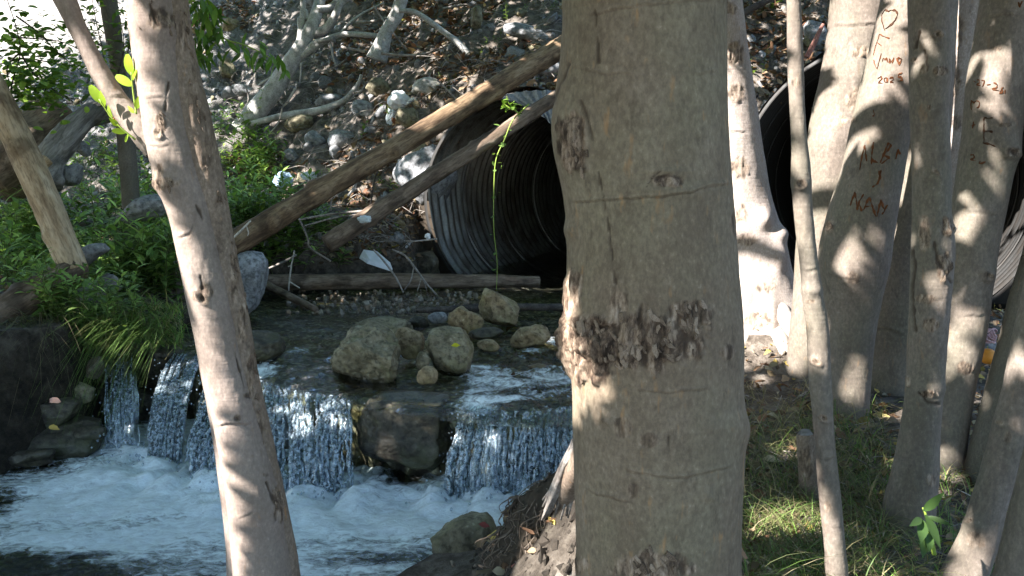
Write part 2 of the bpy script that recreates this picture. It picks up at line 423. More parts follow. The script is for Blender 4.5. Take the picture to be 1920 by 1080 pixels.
M['leaf'] = m_leaf('leaf', 0.38)
M['crown_leaf'] = m_leaf('crown_leaf', 0.15, 0.6, 0.3)
M['litter'] = m_leaf('litter', 0.12, 0.8, 0.15)
M['grass'] = m_leaf('grass', 0.3, 0.55, 0.25)

def m_vcol(name, rough=0.85, bs=0.5, sc=30):
    k = NT(name); col = k.attr('col', 'Color'); n = k.noise(sc, 5, 0.65)
    c = k.mix(k.ramp(n, [(0.35, 0.75), (0.6, 0.0)]), col, k.mix(0.65, col, (0.01, 0.009, 0.007)))
    return k.done(c, rough, k.bump(n, bs, 0.01), 0.25)
M['gravel'] = m_vcol('gravel')

def m_water(name, tint, foamcol=(0.84, 0.92, 0.94), scale=(1, 1, 1), bs=0.5, nscale=9.0):
    k = NT(name)
    v = k.coord(scale)
    n1 = k.noise(nscale, 5, 0.6, v, 0.8); n2 = k.noise(nscale * 4.2, 4, 0.6, v, 0.5)
    nb = k.bump(n1, bs, 0.05); nb = k.bump(n2, bs * 0.9, 0.012, nb)
    gl = k.n('ShaderNodeBsdfGlossy'); gl.inputs['Roughness'].default_value = 0.06; k.l(nb, gl.inputs['Normal'])
    tr = k.n('ShaderNodeBsdfTransparent'); tr.inputs[0].default_value = (*tint, 1)
    fr = k.n('ShaderNodeFresnel'); fr.inputs[0].default_value = 1.33; k.l(nb, fr.inputs['Normal'])
    fac = k.math('MINIMUM', k.math('ADD', k.math('MULTIPLY', fr.outputs[0], 1.0), 0.04), 1.0)
    mx = k.n('ShaderNodeMixShader'); k.l(fac, mx.inputs[0]); k.l(tr.outputs[0], mx.inputs[1]); k.l(gl.outputs[0], mx.inputs[2])
    fo = k.n('ShaderNodeBsdfPrincipled'); fo.inputs['Roughness'].default_value = 0.5; fo.inputs['Subsurface Weight'].default_value = 0.0
    fn = k.noise(22, 6, 0.72, v, 0.6)
    k.l(k.ramp(fn, [(0.30, tuple(x * 0.62 for x in foamcol)), (0.62, foamcol)]), fo.inputs['Base Color'])
    k.l(k.bump(fn, 0.5, 0.02), fo.inputs['Normal'])
    fa = k.attr('foam')
    m_ = k.math('ADD', fa, k.math('MULTIPLY', k.math('SUBTRACT', fn, 0.5), 1.5))
    ff = k.ramp(m_, [(0.28, 0.0), (0.78, 1.0)])
    ff = k.math('MULTIPLY', ff, k.ramp(fa, [(0.02, 0.0), (0.12, 1.0)]))
    m2 = k.n('ShaderNodeMixShader'); k.l(ff, m2.inputs[0]); k.l(mx.outputs[0], m2.inputs[1]); k.l(fo.outputs[0], m2.inputs[2])
    k.l(m2.outputs[0], k.out.inputs[0]); return k.m
M['water_up'] = m_water('water_up', (0.92, 0.94, 0.84), scale=(1.0, 0.8, 1), bs=0.8, nscale=8)
M['water_pool'] = m_water('water_pool', (0.80, 0.88, 0.80), scale=(0.7, 1.2, 1), bs=0.6, nscale=6)

def m_fall(name, dens, streak=True):
    k = NT(name)
    uv = k.attr('fuv', 'Vector')
    mp = k.n('ShaderNodeMapping'); k.l(uv, mp.inputs[0])
    n1 = k.noise(1.0, 5, 0.65, mp.outputs[0], 0.6)
    mp.inputs['Scale'].default_value = (22, 1.5, 1)
    sx = k.n('ShaderNodeSeparateXYZ'); k.l(uv, sx.inputs[0])
    n1 = k.math('ADD', n1, k.math('MULTIPLY', k.math('SUBTRACT', sx.outputs[1], .45), .22))
    n2 = k.noise(60, 3, 0.6)
    gl = k.n('ShaderNodeBsdfGlossy'); gl.inputs['Roughness'].default_value = 0.12; gl.inputs[0].default_value = (0.9, 0.95, 1, 1)
    k.l(k.bump(n2, 0.8, 0.01), gl.inputs['Normal'])
    df = k.n('ShaderNodeBsdfPrincipled'); df.inputs['Base Color'].default_value = (0.55, 0.68, 0.78, 1); df.inputs['Roughness'].default_value = 0.35
    k.l(k.bump(n2, 0.8, 0.01), df.inputs['Normal'])
    tr = k.n('ShaderNodeBsdfTransparent'); tr.inputs[0].default_value = (0.86, 0.92, 0.90, 1)
    a = k.n('ShaderNodeMixShader'); k.l(k.ramp(n2, [(0.42, 0.0), (0.62, 0.8)]), a.inputs[0]); k.l(gl.outputs[0], a.inputs[1]); k.l(df.outputs[0], a.inputs[2])
    b = k.n('ShaderNodeMixShader')
    k.l(k.ramp(n1, [(0.62 - dens * 0.3, 0.06), (0.80 - dens * 0.3, 0.85)]), b.inputs[0]); k.l(tr.outputs[0], b.inputs[1]); k.l(a.outputs[0], b.inputs[2])
    k.l(b.outputs[0], k.out.inputs[0]); return k.m
M['fall_sheet'] = m_fall('fall_sheet', 0.55)
def m_strand():
    k = NT('fall_strand'); n2 = k.noise(45, 3, 0.6)
    gl = k.n('ShaderNodeBsdfGlossy'); gl.inputs['Roughness'].default_value = 0.1
    df = k.n('ShaderNodeBsdfPrincipled'); df.inputs['Base Color'].default_value = (0.60, 0.71, 0.80, 1); df.inputs['Roughness'].default_value = 0.3
    tr = k.n('ShaderNodeBsdfTransparent'); tr.inputs[0].default_value = (0.9, 0.95, 0.95, 1)
    lw = k.n('ShaderNodeLayerWeight'); lw.inputs[0].default_value = 0.35
    a = k.n('ShaderNodeMixShader'); k.l(lw.outputs['Fresnel'], a.inputs[0]); k.l(tr.outputs[0], a.inputs[1]); k.l(gl.outputs[0], a.inputs[2])
    b = k.n('ShaderNodeMixShader'); k.l(k.ramp(n2, [(0.42, 0.05), (0.66, 0.6)]), b.inputs[0]); k.l(a.outputs[0], b.inputs[1]); k.l(df.outputs[0], b.inputs[2])
    k.l(b.outputs[0], k.out.inputs[0]); return k.m
M['fall_strand'] = m_strand()

def m_metal(name, base, rust, ra, rough):
    k = NT(name); n = k.noise(6, 6, 0.65, k.coord((1, 1, 0.25))); d = k.noise(40, 4, 0.6)
    c = k.mix(k.ramp(n, [(0.45, 0.0), (0.62, ra)]), base, rust)
    c = k.mix(k.ramp(d, [(0.4, 0.35), (0.55, 0.0)]), c, (0.02, 0.018, 0.015))
    k.done(c, rough, k.bump(d, 0.2, 0.003), 0.5); k.b.inputs['Metallic'].default_value = 0.45; return k.m
M['pipe_shaded'] = m_metal('pipe_shaded', (0.035, 0.035, 0.034), (0.025, 0.02, 0.016), 0.8, 0.6)  # pipe metal darkened to paint shade onto the rims and second culvert
M['pipe'] = m_metal('pipe', (0.15, 0.15, 0.135), (0.045, 0.033, 0.023), 0.9, 0.42)
M['band'] = m_metal('band', (0.26, 0.26, 0.25), (0.12, 0.10, 0.08), 0.7, 0.6)
M['galv'] = m_metal('galv', (0.30, 0.33, 0.37), (0.22, 0.23, 0.24), 0.5, 0.5)
def m_plain(name, c, rough=0.6, spec=0.4, bs=0.15, sc=40, trans=0.0):
    k = NT(name); n = k.noise(sc, 4, 0.6)
    cc = k.mix(k.ramp(n, [(0.35, 0.35), (0.6, 0.0)]), c, tuple(x * 0.6 for x in c))
    return k.done(cc, rough, k.bump(n, bs, 0.005), spec)
M['soil'] = m_plain('soil', (0.055, 0.044, 0.033), 0.95, 0.1, 0.8, 18)
M['plastic_white'] = m_plain('plastic_white', (0.80, 0.80, 0.80), 0.35)
M['foam_white'] = m_plain('foam_white', (0.78, 0.80, 0.82), 0.7)
M['wrapper_blue'] = m_plain('wrapper_blue', (0.42, 0.56, 0.72), 0.5)
M['wrapper_grey'] = m_plain('wrapper_grey', (0.52, 0.58, 0.60), 0.5)
M['cord_pink'] = m_plain('cord_pink', (0.55, 0.36, 0.38), 0.7)
M['orange_skin'] = m_plain('orange_skin', (0.75, 0.30, 0.04), 0.5)
M['carve'] = m_plain('carve', (0.175, 0.070, 0.032), 0.9, 0.1)
M['carve_dark'] = m_plain('carve_dark', (0.085, 0.042, 0.024), 0.9, 0.1)
M['peel'] = m_plain('peel', (0.50, 0.24, 0.09), 0.7, 0.2)

# ------------------------------------------------------------------ terrain
ZU = 0.50                                        # level of the upper stream; the plunge pool is at 0
AX = np.array((math.sin(R_(22)), math.cos(R_(22))))   # culverts run this way into the bank
LT = np.array((AX[1], -AX[0]))
M1 = np.array((0.15, 10.30)); R1, ZC1 = 1.20, 1.41
M2 = M1 + LT * 3.85; R2, ZC2 = 1.42, 1.60
PIPES = [(M1, R1, ZC1), (M2, R2, ZC2)]
UPP = [(-3.15,6.45),(-3.03,6.35),(-2.4,6.2),(-1.6,5.5),(-.97,4.95),(-.18,4.68),(.45,4.62),(.75,5.0),(1.05,5.8),(1.5,7.0),(2.6,7.6),
       (4.6,7.2),(5.1,8.2),(4.97,8.35),(2.37,9.4),(1.26,9.85),(-.96,10.75),(-.98,10.2),(-1.6,9.75),(-2.55,9.2),(-2.4,7.7),(-2.9,7.0)]
LIP = [(-3.15,6.45),(-3.03,6.35),(-2.4,6.2),(-1.6,5.5),(-.97,4.95),(-.18,4.68),(.45,4.62)]
LOP = [(-9.5,2.4),(-9.5,4.4),(-4.5,4.75),(-3.1,5.15),(-2.8,5.75),(-3.0,6.42),(-2.36,6.34),(-1.52,5.66),(-.88,5.12),(-.12,4.86),(.62,4.80),
       (.64,4.45),(.22,4.34),(-.04,4.38),(-.22,4.1),(-.4,3.75),(-.8,3.1),(-2.5,3.0),(-6,2.8)]
def elat(x, y, m):
    return (x - m[0]) * AX[0] + (y - m[1]) * AX[1], (x - m[0]) * LT[0] + (y - m[1]) * LT[1]
def terr(x, y, full=False):
    x = np.asarray(x, float); y = np.asarray(y, float)
    e, l1 = elat(x, y, M1)
    up = sdpoly(x, y, UPP); lo = sdpoly(x, y, LOP)
    p = xyz(x, y)
    left = 0.82 + 0.11 * np.clip(y - 6.5, 0, 5) + 0.10 * fbm(p * 0.8, 3, 3)
    right = 0.46 + 0.05 * fbm(p * 0.9, 3, 4) + 0.05 * np.clip(y - 4, 0, 3) + 0.03 * np.clip(x - 2, 0, 4)
    base = left + (right - left) * S((x + 1.6) / 1.4)
    near = 0.36 + 0.05 * fbm(p * 1.0, 3, 6)
    base = near + (base - near) * S((y - 3.1) / 1.2)
    Bk = np.where(e < 0.7, 0.55 + 1.9 * (e + 0.5), 0.55 + 1.9 * 1.2 + 0.78 * (e - 0.7))
    # further left the bank is not so steep at its foot
    Bl = 0.75 + 0.86 * (e + 0.6)
    wl_ = S((-l1 - 1.6) / 2.2)
    Bk = Bk + (Bl - Bk) * wl_
    Bk = np.minimum(Bk, 7.4 + 0.02 * e)
    sl = S((Bk - base) / 0.5)
    Bk = Bk + sl * (0.20 * fbm(p * 0.8, 4, 11) + 0.16 * fbm(p * 2.2, 4, 12) + 0.10 * (ridge(p * 3.1, 4, 14) - .3) + 0.05 * fbm(p * 9, 3, 13))
    T = np.maximum(base, Bk)
    # root mound at the foot of the thick tree
    T = T + 0.72 * np.exp(-(((x - .47) / np.where(x < .47, .40, .24)) ** 2 + ((y - 2.75) / .45) ** 2))
    T = T + 0.40 * np.exp(-(((x - 1.85) / .60) ** 2 + ((y - 5.95) / .55) ** 2))
    T = T + 0.035 * fbm(p * 3.0, 4, 21) + 0.015 * fbm(p * 12, 3, 22)
    w_l = np.where((y < 4.6) & (x > -0.9), 0.55, 0.16)
    w_l = np.where(y < 3.3, 0.35, w_l)
    h_l = np.where(lo > 0, -0.06 + (T + 0.06) * S(lo / w_l), -0.06 - 0.30 * S(-lo / 0.5) + 0.05 * fbm(p * 3, 3, 31))
    h_u = np.where(up > 0, 0.44 + (T - 0.44) * S(up / 0.35), 0.455 - 0.045 * S(-up / 0.3) + 0.05 * fbm(p * 3.5, 4, 32))
    h = np.minimum(h_l, h_u)
    for m, r, zc in PIPES:
        ee, ll = elat(x, y, m)
        roof = zc + np.sqrt(np.clip((r + 0.04) ** 2 - ll ** 2, 0, None)) + 0.05 + 0.03 * fbm(p * 5, 3, 40)
        h = np.where((ee > 0.03) & (np.abs(ll) < r + 0.10), np.maximum(h, roof), h)
        h = np.where((ee <= 0.03) & (ee > -0.4) & (np.abs(ll) < r + 0.02), np.minimum(h, 0.36), h)
    if full:
        wet = S((0.35 - np.minimum(up, lo)) / 0.35) * (1 - S((h - 0.9) / 0.3))
        wet = np.maximum(wet, S((0.5 - lo) / 0.3) * (1 - S((h - 0.72) / 0.12)))
        bed = np.where(((up < 0.02) | (lo < 0.0)) & (h < .48) & ~((lo < 0.05) & (h > -.05)), 1.0, 0.0)
        pale = sl * S((e - (4.2 + 0.7 * (x + 5.5))) / 1.5) * (x < 1.0) * (h > 1.6)  # pale dirt, its tone also lifted to paint sun glare on this corner
        mound = np.exp(-(((x - .2) / .42) ** 2 + ((y - 3.1) / .62) ** 2))
        wet = np.maximum(wet, S(mound * 1.5 - .2) * .9)
        return h, sl, wet, bed, pale, lo
    return h
def axis(a, b, step, far):
    core = np.arange(a, b + 1e-6, step); g = []; s = step; v = b
    while v < far: s *= 1.25; v += s; g.append(v)
    g2 = []; s = step; v = a
    while v > -far: s *= 1.25; v -= s; g2.append(v)
    return np.concatenate((g2[::-1], core, g))
gx = axis(-10.0, 6.0, 0.048, 260.0); gy = axis(2.4, 19.0, 0.048, 260.0)
GX, GY = np.meshgrid(gx, gy)
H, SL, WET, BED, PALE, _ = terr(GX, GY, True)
Fg = gridfaces(len(gx), len(gy))
Vg = xyz(GX, GY, H).reshape(-1, 3)
zq = Vg[Fg][:, :, 2]; cq = Vg[Fg].mean(1)
bad = np.zeros(len(Fg), bool)
for m, r, zc in PIPES:
    ee, ll = elat(cq[:, 0], cq[:, 1], m)
    bad |= ((zq.max(1) - zq.min(1)) > 0.55) & (np.abs(ee - 0.03) < 0.06) & (np.abs(ll) < r + 0.0)
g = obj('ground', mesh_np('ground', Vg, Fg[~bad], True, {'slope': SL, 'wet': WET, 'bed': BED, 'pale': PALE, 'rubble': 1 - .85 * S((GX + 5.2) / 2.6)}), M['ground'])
tag(g, 'rubbly soil of the stream banks and embankment', 'ground', kind='structure')


_ix = int(np.searchsorted(gx, -10.0 - 1e-4)); _iy = int(np.searchsorted(gy, 2.4 - 1e-4))
_nx = int(round(16.0 / 0.048)) + 1; _ny = int(round(16.6 / 0.048)) + 1
_HC = H[_iy:_iy + _ny, _ix:_ix + _nx].copy(); _x0 = gx[_ix]; _y0 = gy[_iy]
_full_terr = terr
def terrf(x, y):
    "terrain height read back from the built sheet"
    u = np.clip((np.asarray(x, float) - _x0) / 0.048, 0, _HC.shape[1] - 1.001); v = np.clip((np.asarray(y, float) - _y0) / 0.048, 0, _HC.shape[0] - 1.001)
    i = u.astype(int); j = v.astype(int); fu = u - i; fv = v - j
    return (_HC[j, i] * (1 - fu) + _HC[j, i + 1] * fu) * (1 - fv) + (_HC[j + 1, i] * (1 - fu) + _HC[j + 1, i + 1] * fu) * fv
def mouth(x, y):
    m_ = np.zeros(np.shape(x), bool)
    for m, r, zc in PIPES:
        ee, ll = elat(x, y, m); m_ = m_ | ((np.abs(ll) < r + .16) & (ee > -.3) & (ee < .25))
    return m_
_TT = np.arange(2.0, 21.5, 0.025)
def gc(px, py):
    "where the line of sight through a pixel meets the terrain"
    P = CAM + _TT[:, None] * raydir(px, py)
    k = np.nonzero(P[:, 2] < terrf(P[:, 0], P[:, 1]))[0]
    return P[k[0]] if len(k) else P[-1]

# ------------------------------------------------------------------ water
def water_grid(x0, x1, y0, y1, step):
    xs = np.arange(x0, x1, step); ys = np.arange(y0, y1, step)
    X, Y = np.meshgrid(xs, ys); return X, Y, gridfaces(len(xs), len(ys))
def keep(V, Fc, mask_v, attrs):
    ok = mask_v[Fc].all(1); Fc = Fc[ok]
    used = np.zeros(len(V), bool); used[Fc.ravel()] = True
    idx = np.cumsum(used) - 1
    return V[used], idx[Fc], {k: a[used] for k, a in attrs.items()}
X, Y, Fw = water_grid(-3.6, 7.0, 4.4, 18.0, 0.04)
up = sdpoly(X, Y, UPP); lipd = sdline(X, Y, LIP)
inp = np.zeros(X.shape, bool)
for m, r, zc in PIPES:
    ee, ll = elat(X, Y, m); inp |= (ee > -0.3) & (ee < 6.5) & (np.abs(ll) < r - 0.05)
ok = ((up < 0.13) & ~((lipd < 0.14) & (up > 0.0))) | inp
p = xyz(X, Y)
rap = S((7.2 - Y) / 1.2)                                      # faster, rougher water towards the lip
tailg = S((0.55 - lipd) / 0.45)
Z = ZU + (0.016 + 0.022 * rap) * fbm(p * np.array((3.2, 4.5, 1)), 3, 51) + (0.007 + 0.016 * rap) * fbm(p * np.array((11, 14, 1)), 3, 52)
Z = Z - 0.05 * tailg * S((0.3 - lipd) / 0.3)
# broken water between the stones on the right and below the rock at the left
def spot(px, py, r): q = onz(px, py, ZU); return np.exp(-(((X - q[0]) ** 2 + ((Y - q[1]) * 0.8) ** 2) / r ** 2))
foam = 0.0
for a in ((920, 700, .16, .6), (900, 740, .16, .55), (985, 660, .12, .5), (1050, 640, .16, .55), (960, 740, .22, .4), (1030, 720, .25, .38), (880, 690, .1, .5), (500, 690, .10, .5),
          (470, 690, .1, .6), (560, 660, .14, .32), (510, 770, .2, .35), (600, 775, .16, .35), (640, 760, .15, .3), (1060, 700, .2, .4), (900, 790, .2, .35)):
    foam = foam + a[3] * spot(a[0], a[1], a[2])
foam = np.clip(foam * 1.35 + .10 * rap, 0, 0.72) * (0.7 + 0.9 * fbm(p * np.array((5, 9, 1)), 4, 55))
V = xyz(X, Y, Z).reshape(-1, 3)
V, Fk, at_ = keep(V, Fw, ok.ravel(), {'foam': foam.ravel()})
o = obj('stream_water', mesh_np('stream_water', V, Fk, True, at_), M['water_up'])
tag(o, 'clear shallow stream above the falls', 'stream', kind='structure')

BASES = [[(195, 848), (275, 852)], [(275, 868), (345, 872)], [(340, 905), (480, 925), (560, 932), (660, 928)], [(838, 938), (930, 942), (1010, 940)]]
BW = [[tuple(onz(a, b, 0.0)[:2]) for a, b in L] for L in BASES]
X, Y, Fw = water_grid(-9.4, 0.6, 2.5, 6.3, 0.03)
lo = sdpoly(X, Y, LOP); p = xyz(X, Y)
db = np.minimum(np.minimum(sdline(X, Y, BW[1]), sdline(X, Y, BW[2])), np.minimum(sdline(X, Y, BW[3]), sdline(X, Y, BW[0]) + 0.25))
flow = fbm(xyz(X * 1.1 + 0.5 * Y, Y * 2.6 - 0.5 * X), 4, 61)
streak = ridge(xyz(X * .9 + .6 * Y + .25 * fbm(p * 2, 2, 68), Y * 2.4 - .6 * X + .25 * fbm(p * 2, 2, 69)), 4, 67)
foam = np.clip(1.30 - db * 0.78 + 0.55 * flow + .75 * (streak - .35) * S((db - .15) / .4), 0, 1.0)
# the corner below the undercut block and the left shore stay clear and dark
def spot2(px, py, r): q = onz(px, py, 0); return np.exp(-(((X - q[0]) ** 2 + (Y - q[1]) ** 2) / r ** 2))
foam = foam * (1 - 0.9 * spot2(760, 905, .20)) * (1 - 0.85 * spot2(60, 860, .45)) * S((Y - 3.4) / 0.6 + 0.25)
boil = np.exp(-(db / 0.30) ** 2)
Z = 0.028 * fbm(p * np.array((3, 4.5, 1)), 4, 62) + 0.014 * fbm(p * 12, 3, 63) + boil * (0.05 + 0.10 * fbm(p * 7, 4, 64) + .05 * ridge(p * 9, 3, 66)) + 0.03 * np.exp(-((db - .42) / .2) ** 2) * (fbm(p * 5, 3, 65) + .4)
V = xyz(X, Y, Z).reshape(-1, 3)
V, Fk, at_ = keep(V, Fw, (lo < 0.12).ravel(), {'foam': foam.ravel()})
o = obj('pool_water', mesh_np('pool_water', V, Fk, True, at_), M['water_pool'])
tag(o, 'churning plunge pool white with foam below the falls', 'pool', kind='structure')

def waterfall(label, lip, base, ns, seed, lead=0.10, sheet=True, rad=(0.004, 0.014), bulge=0.16):
    rng = np.random.RandomState(seed)
    A = np.array([onz(a, b, ZU - 0.025) for a, b in lip]); B = np.array([onz(a, b, 0.0) for a, b in base])
    def pt(P, u): u = np.asarray(u) * (len(P) - 1); return np.stack([np.interp(u, np.arange(len(P)), P[:, k]) for k in range(3)], -1)
    root = thing('waterfall', label, 'waterfall', (A.mean(0)[0], A.mean(0)[1], 0.0), 'small waterfalls over the rock ledge')
    def path(u, tau):
        a = pt(A, u); b = pt(B, u); d = b - a; d[..., 2] = 0
        hor = np.where(tau < 0, tau * 0.5, (1 - (1 - np.clip(tau, 0, 1)) ** 1.6))[..., None]
        q = a + d * hor
        L = np.linalg.norm(d, axis=-1)
        q[..., 2] = a[..., 2] - np.where(tau < 0, 0.0, np.clip(tau, 0, 1.05) ** 1.75 * (a[..., 2] + 0.04)) + np.where(tau < 0, 0.012, 0.012)
        return q
    if sheet:
        nu, nv = 110, 70
        U, T = np.meshgrid(np.linspace(0, 1, nu), np.linspace(-0.25, 1.0, nv))
        q = path(U, T)
        w = np.linalg.norm(A[-1] - A[0])
        n1 = fbm(xyz(U * w * 22, T * 2.2), 4, seed); n2 = fbm(xyz(U * w * 60, T * 7), 3, seed + 3)
        out = np.array((-0.35, -0.9, 0.15))
        q = q + (0.065 * n1 + 0.022 * n2)[..., None] * out * np.clip(T + 0.25, 0, 1)[..., None]
        uv = np.stack((U * w, T, np.zeros_like(U)), -1).reshape(-1, 3)
        Fs = gridfaces(nu, nv)
        edge = fbm(xyz(U * w * 16, T * 2.4), 4, seed + 9)
        hole = (edge < -0.30 + 0.20 * T) & (T > 0.30)
        Fs = Fs[~hole.ravel()[Fs].any(1)]
        off = np.array(root.location)
        me = mesh_np('water_sheet', q.reshape(-1, 3) - off, Fs, True)
        a_ = me.attributes.new('fuv', 'FLOAT_VECTOR', 'POINT'); a_.data.foreach_set('vector', uv.astype(np.float32).ravel())
        obj('water_sheet', me, M['fall_sheet'], root)
    mb = MB()
    for k in range(ns):
        u0 = rng.uniform(0, 1); t0 = rng.choice((rng.uniform(-.1, .2), rng.uniform(0.15, 0.7)), p=(.35, .65)); t1 = min(1.03, t0 + rng.uniform(0.35, 1.2))
        n = int(8 + 22 * (t1 - t0)); t = np.linspace(t0, t1, n)
        u = np.clip(u0 + 0.03 * np.cumsum(rng.normal(size=n)) * 0.25, -0.02, 1.02)
        q = path(u, t) + np.array((-0.3, -0.85, 0.1)) * (rng.uniform(-0.005, 0.055) * np.clip(t, 0.1, 1))[:, None]
        r = rng.uniform(*rad) * (1 + 0.9 * np.sin(np.linspace(0, rng.uniform(6, 26), n) + rng.uniform(0, 6)) * rng.uniform(0.1, 0.55))
        r = np.clip(r, 0.0012, None) * np.sin(np.linspace(0.25, np.pi - 0.25, n)) ** 0.4
        mb.add(*tube(q, r, 5, n, spline=False))
    for k in range(int(ns * 1.6)):                       # loose drops
        u0 = rng.uniform(-0.06, 1.06); t = rng.uniform(0.15, 1.0)
        q = path(np.array([u0]), np.array([t]))[0] + rng.normal(size=3) * np.array((.03, .03, .03)) + np.array((-.02, -.05, 0.02))
        Vi, Fi = ico(1); mb.add(Vi * rng.uniform(0.002, 0.006) * np.array((1, 1, 1.6)) + q, Fi)
    for k in range(int(ns * 1.2)):                      # splash at the foot
        u0 = rng.uniform(0, 1); q = path(np.array([u0]), np.array([1.0]))[0]; q[2] = 0
        q = q + np.array((rng.normal() * .09, rng.normal() * .09 - .06, abs(rng.normal()) * .07))
        Vi, Fi = ico(1); mb.add(Vi * rng.uniform(0.003, 0.010) * np.array((1, 1, 1.3)) + q, Fi)
    o = obj('water_strands', mb.mesh('water_strands', np.array(root.location)), M['fall_strand'], root); o['kind'] = 'stuff'
    return root
waterfall('thin trickling waterfall under the grass tuft, farthest left of the falls', [(203, 664), (252, 668)], [(204, 848), (258, 852)], 40, 1, sheet=True, rad=(.003, .008))
waterfall('narrow slanting waterfall just beside the leaning pale tree trunk', [(322, 666), (380, 672)], [(276, 868), (342, 878)], 90, 2)
waterfall('wide curtain waterfall seen behind and beside the leaning pale trunk', [(398, 700), (480, 716), (560, 738), (655, 752)], [(350, 905), (470, 925), (560, 932), (662, 926)], 210, 3)
waterfall('ragged waterfall between the undercut block and the thick tree trunk', [(868, 762), (940, 776), (1010, 774), (1085, 764)], [(836, 938), (925, 946), (1000, 944), (1078, 940)], 165, 4)

# ------------------------------------------------------------------ culverts
def culvert(label, m, r, zc, seed, pm='pipe', bm_='band'):
    a3 = np.array((AX[0], AX[1], 0)); l3 = np.array((LT[0], LT[1], 0)); c0 = np.array((m[0], m[1], zc)); z3 = np.array((0, 0, 1.0))
    root = thing('culvert', label, 'culvert', (m[0], m[1], 0.3), 'corrugated culverts through the embankment')
    na = 96; ss = np.arange(-0.16, 9.0, 0.016)
    th = np.linspace(0, 2 * np.pi, na, endpoint=False)
    Sg, Tg = np.meshgrid(ss, th, indexing='ij')
    rr = r + 0.026 * np.sin(2 * np.pi * (Sg / 0.17) + Tg * 1.0) - 0.05 * np.exp(-((Sg - .3) / .5) ** 2 - ((Tg - 3.3) / .25) ** 2) + .012 * np.sin(Tg * 3 + 1)
    V = c0 + Sg[..., None] * a3 + (rr * np.cos(Tg))[..., None] * l3 + (rr * np.sin(Tg))[..., None] * z3
    part('pipe_shell', V.reshape(-1, 3), gridfaces(na, len(ss), True), M[pm], root)
    # turned rim
    Vr, Fr = [], []
    prof = [(-.165, -.012), (-.168, .022), (-.14, .026), (-.14, .01)]
    Pv = np.array([[c0 + s * a3 + (r + q) * (math.cos(t) * l3 + math.sin(t) * z3) for t in th] for s, q in prof])
    part('rim', Pv.reshape(-1, 3), gridfaces(na, 4, True), M['pipe_shaded'], root)
    # joint bands inside
    for s in (0.75, 1.9, 3.4, 5.2):
        prof = [(s, -.020), (s, -.034), (s + .06, -.034), (s + .06, -.020)]
        Pv = np.array([[c0 + a * a3 + (r + q) * (math.cos(t) * l3 + math.sin(t) * z3) for t in th] for a, q in prof])
        part('joint_band', Pv.reshape(-1, 3), gridfaces(na, 4, True), M[bm_], root)
    k = len(th); Vb = np.vstack((c0 + 9.0 * a3, [c0 + 9.0 * a3 + (r + .02) * (math.cos(t) * l3 + math.sin(t) * z3) for t in th]))
    i = np.arange(1, k + 1); part('blackout_cap', Vb, np.stack((np.zeros(k, int), i, np.roll(i, -1)), 1), M['pipe'], root)  # added cap that shuts daylight out of the pipe's unseen far end
    tb = np.linspace(math.pi * .92, math.pi * 2.08, 60)          # earth packed round the lower half of the mouth
    rg_ = np.linspace(r + .012, r + .42, 8)
    Pv = np.array([[c0 + (.0 + .10 * (q - r) + .02 * math.sin(t * 23 + q * 40)) * a3 + q * (math.cos(t) * l3 + math.sin(t) * z3) for t in tb] for q in rg_])
    part('soil_collar', Pv.reshape(-1, 3), gridfaces(60, 8), M['soil'], root)
    return root
cv = culvert('dark corrugated metal culvert mouth crossed by two leaning logs', M1, R1, ZC1, 1)
cv2 = culvert('large dark corrugated culvert mouth behind the cluster of trunks', M2, R2, ZC2, 2, 'pipe_shaded', 'pipe_shaded')
# bent flap of sheet metal at the crown of the first mouth
q0 = [at(928, 182, 10.0), at(985, 172, 9.9), at(1046, 170, 9.75)]; q1 = [at(975, 196, 9.9), at(1022, 222, 9.75), at(1050, 258, 9.6)]
nu = 26; uu = np.linspace(0, 1, nu)
ca = catmull(q0, uu * 2); cb = catmull(q1, uu * 2); tt = np.linspace(0, 1, 8)
Vf = ca[None] + (cb - ca)[None] * tt[:, None, None]
Vf = Vf + (0.012 * np.sin(uu * 40))[None, :, None] * np.array((0, -1, .4))
Vf = np.concatenate((Vf.reshape(-1, 3), Vf.reshape(-1, 3) + np.array((0, .006, .008))))
f1 = gridfaces(nu, 8)
part('bent_sheet', Vf, np.concatenate((f1, f1[:, ::-1] + nu * 8)), M['galv'], cv)

# ------------------------------------------------------------------ trees
TREES = []        # (root, crown anchor) for the canopy
def down_to_ground(P, Rr):
    "carry a stem on below its last given point until it stands in the soil"
    P = [np.array(p) for p in P]; Rr = list(Rr)
    d = P[-1] - P[-2]; d /= np.linalg.norm(d); d = d * 0.4 + np.array((0, 0, -1)) * 0.6; d /= np.linalg.norm(d)
    g_ = float(terrf(P[-1][0], P[-1][1]))
    if P[-1][2] > g_ - 0.05:
        L = (P[-1][2] - g_ + 0.12) / -d[2]
        if L > 0.35: P.append(P[-1] + d * L * 0.6); Rr.append(Rr[-1] * 1.06)
        P.append(P[-1] + d * (P[-1][2] - g_ + 0.12) / -d[2]); Rr.append(Rr[-1] * 1.25)
    return P, Rr
def up_to(P, Rr, ztop):
    P = [np.array(p) for p in P]; Rr = list(Rr)
    d = P[0] - P[1]; d /= np.linalg.norm(d); d = d * 0.6 + np.array((0, 0, 1)) * 0.4; d /= np.linalg.norm(d)
    n = 4; step = (ztop - P[0][2]) / d[2] / n
    for k in range(n):
        P.insert(0, P[0] + d * step + np.array((0.05 * math.sin(k * 2.1), 0.04 * math.cos(k * 1.7), 0))); Rr.insert(0, Rr[0] * 0.86)
    return P, Rr
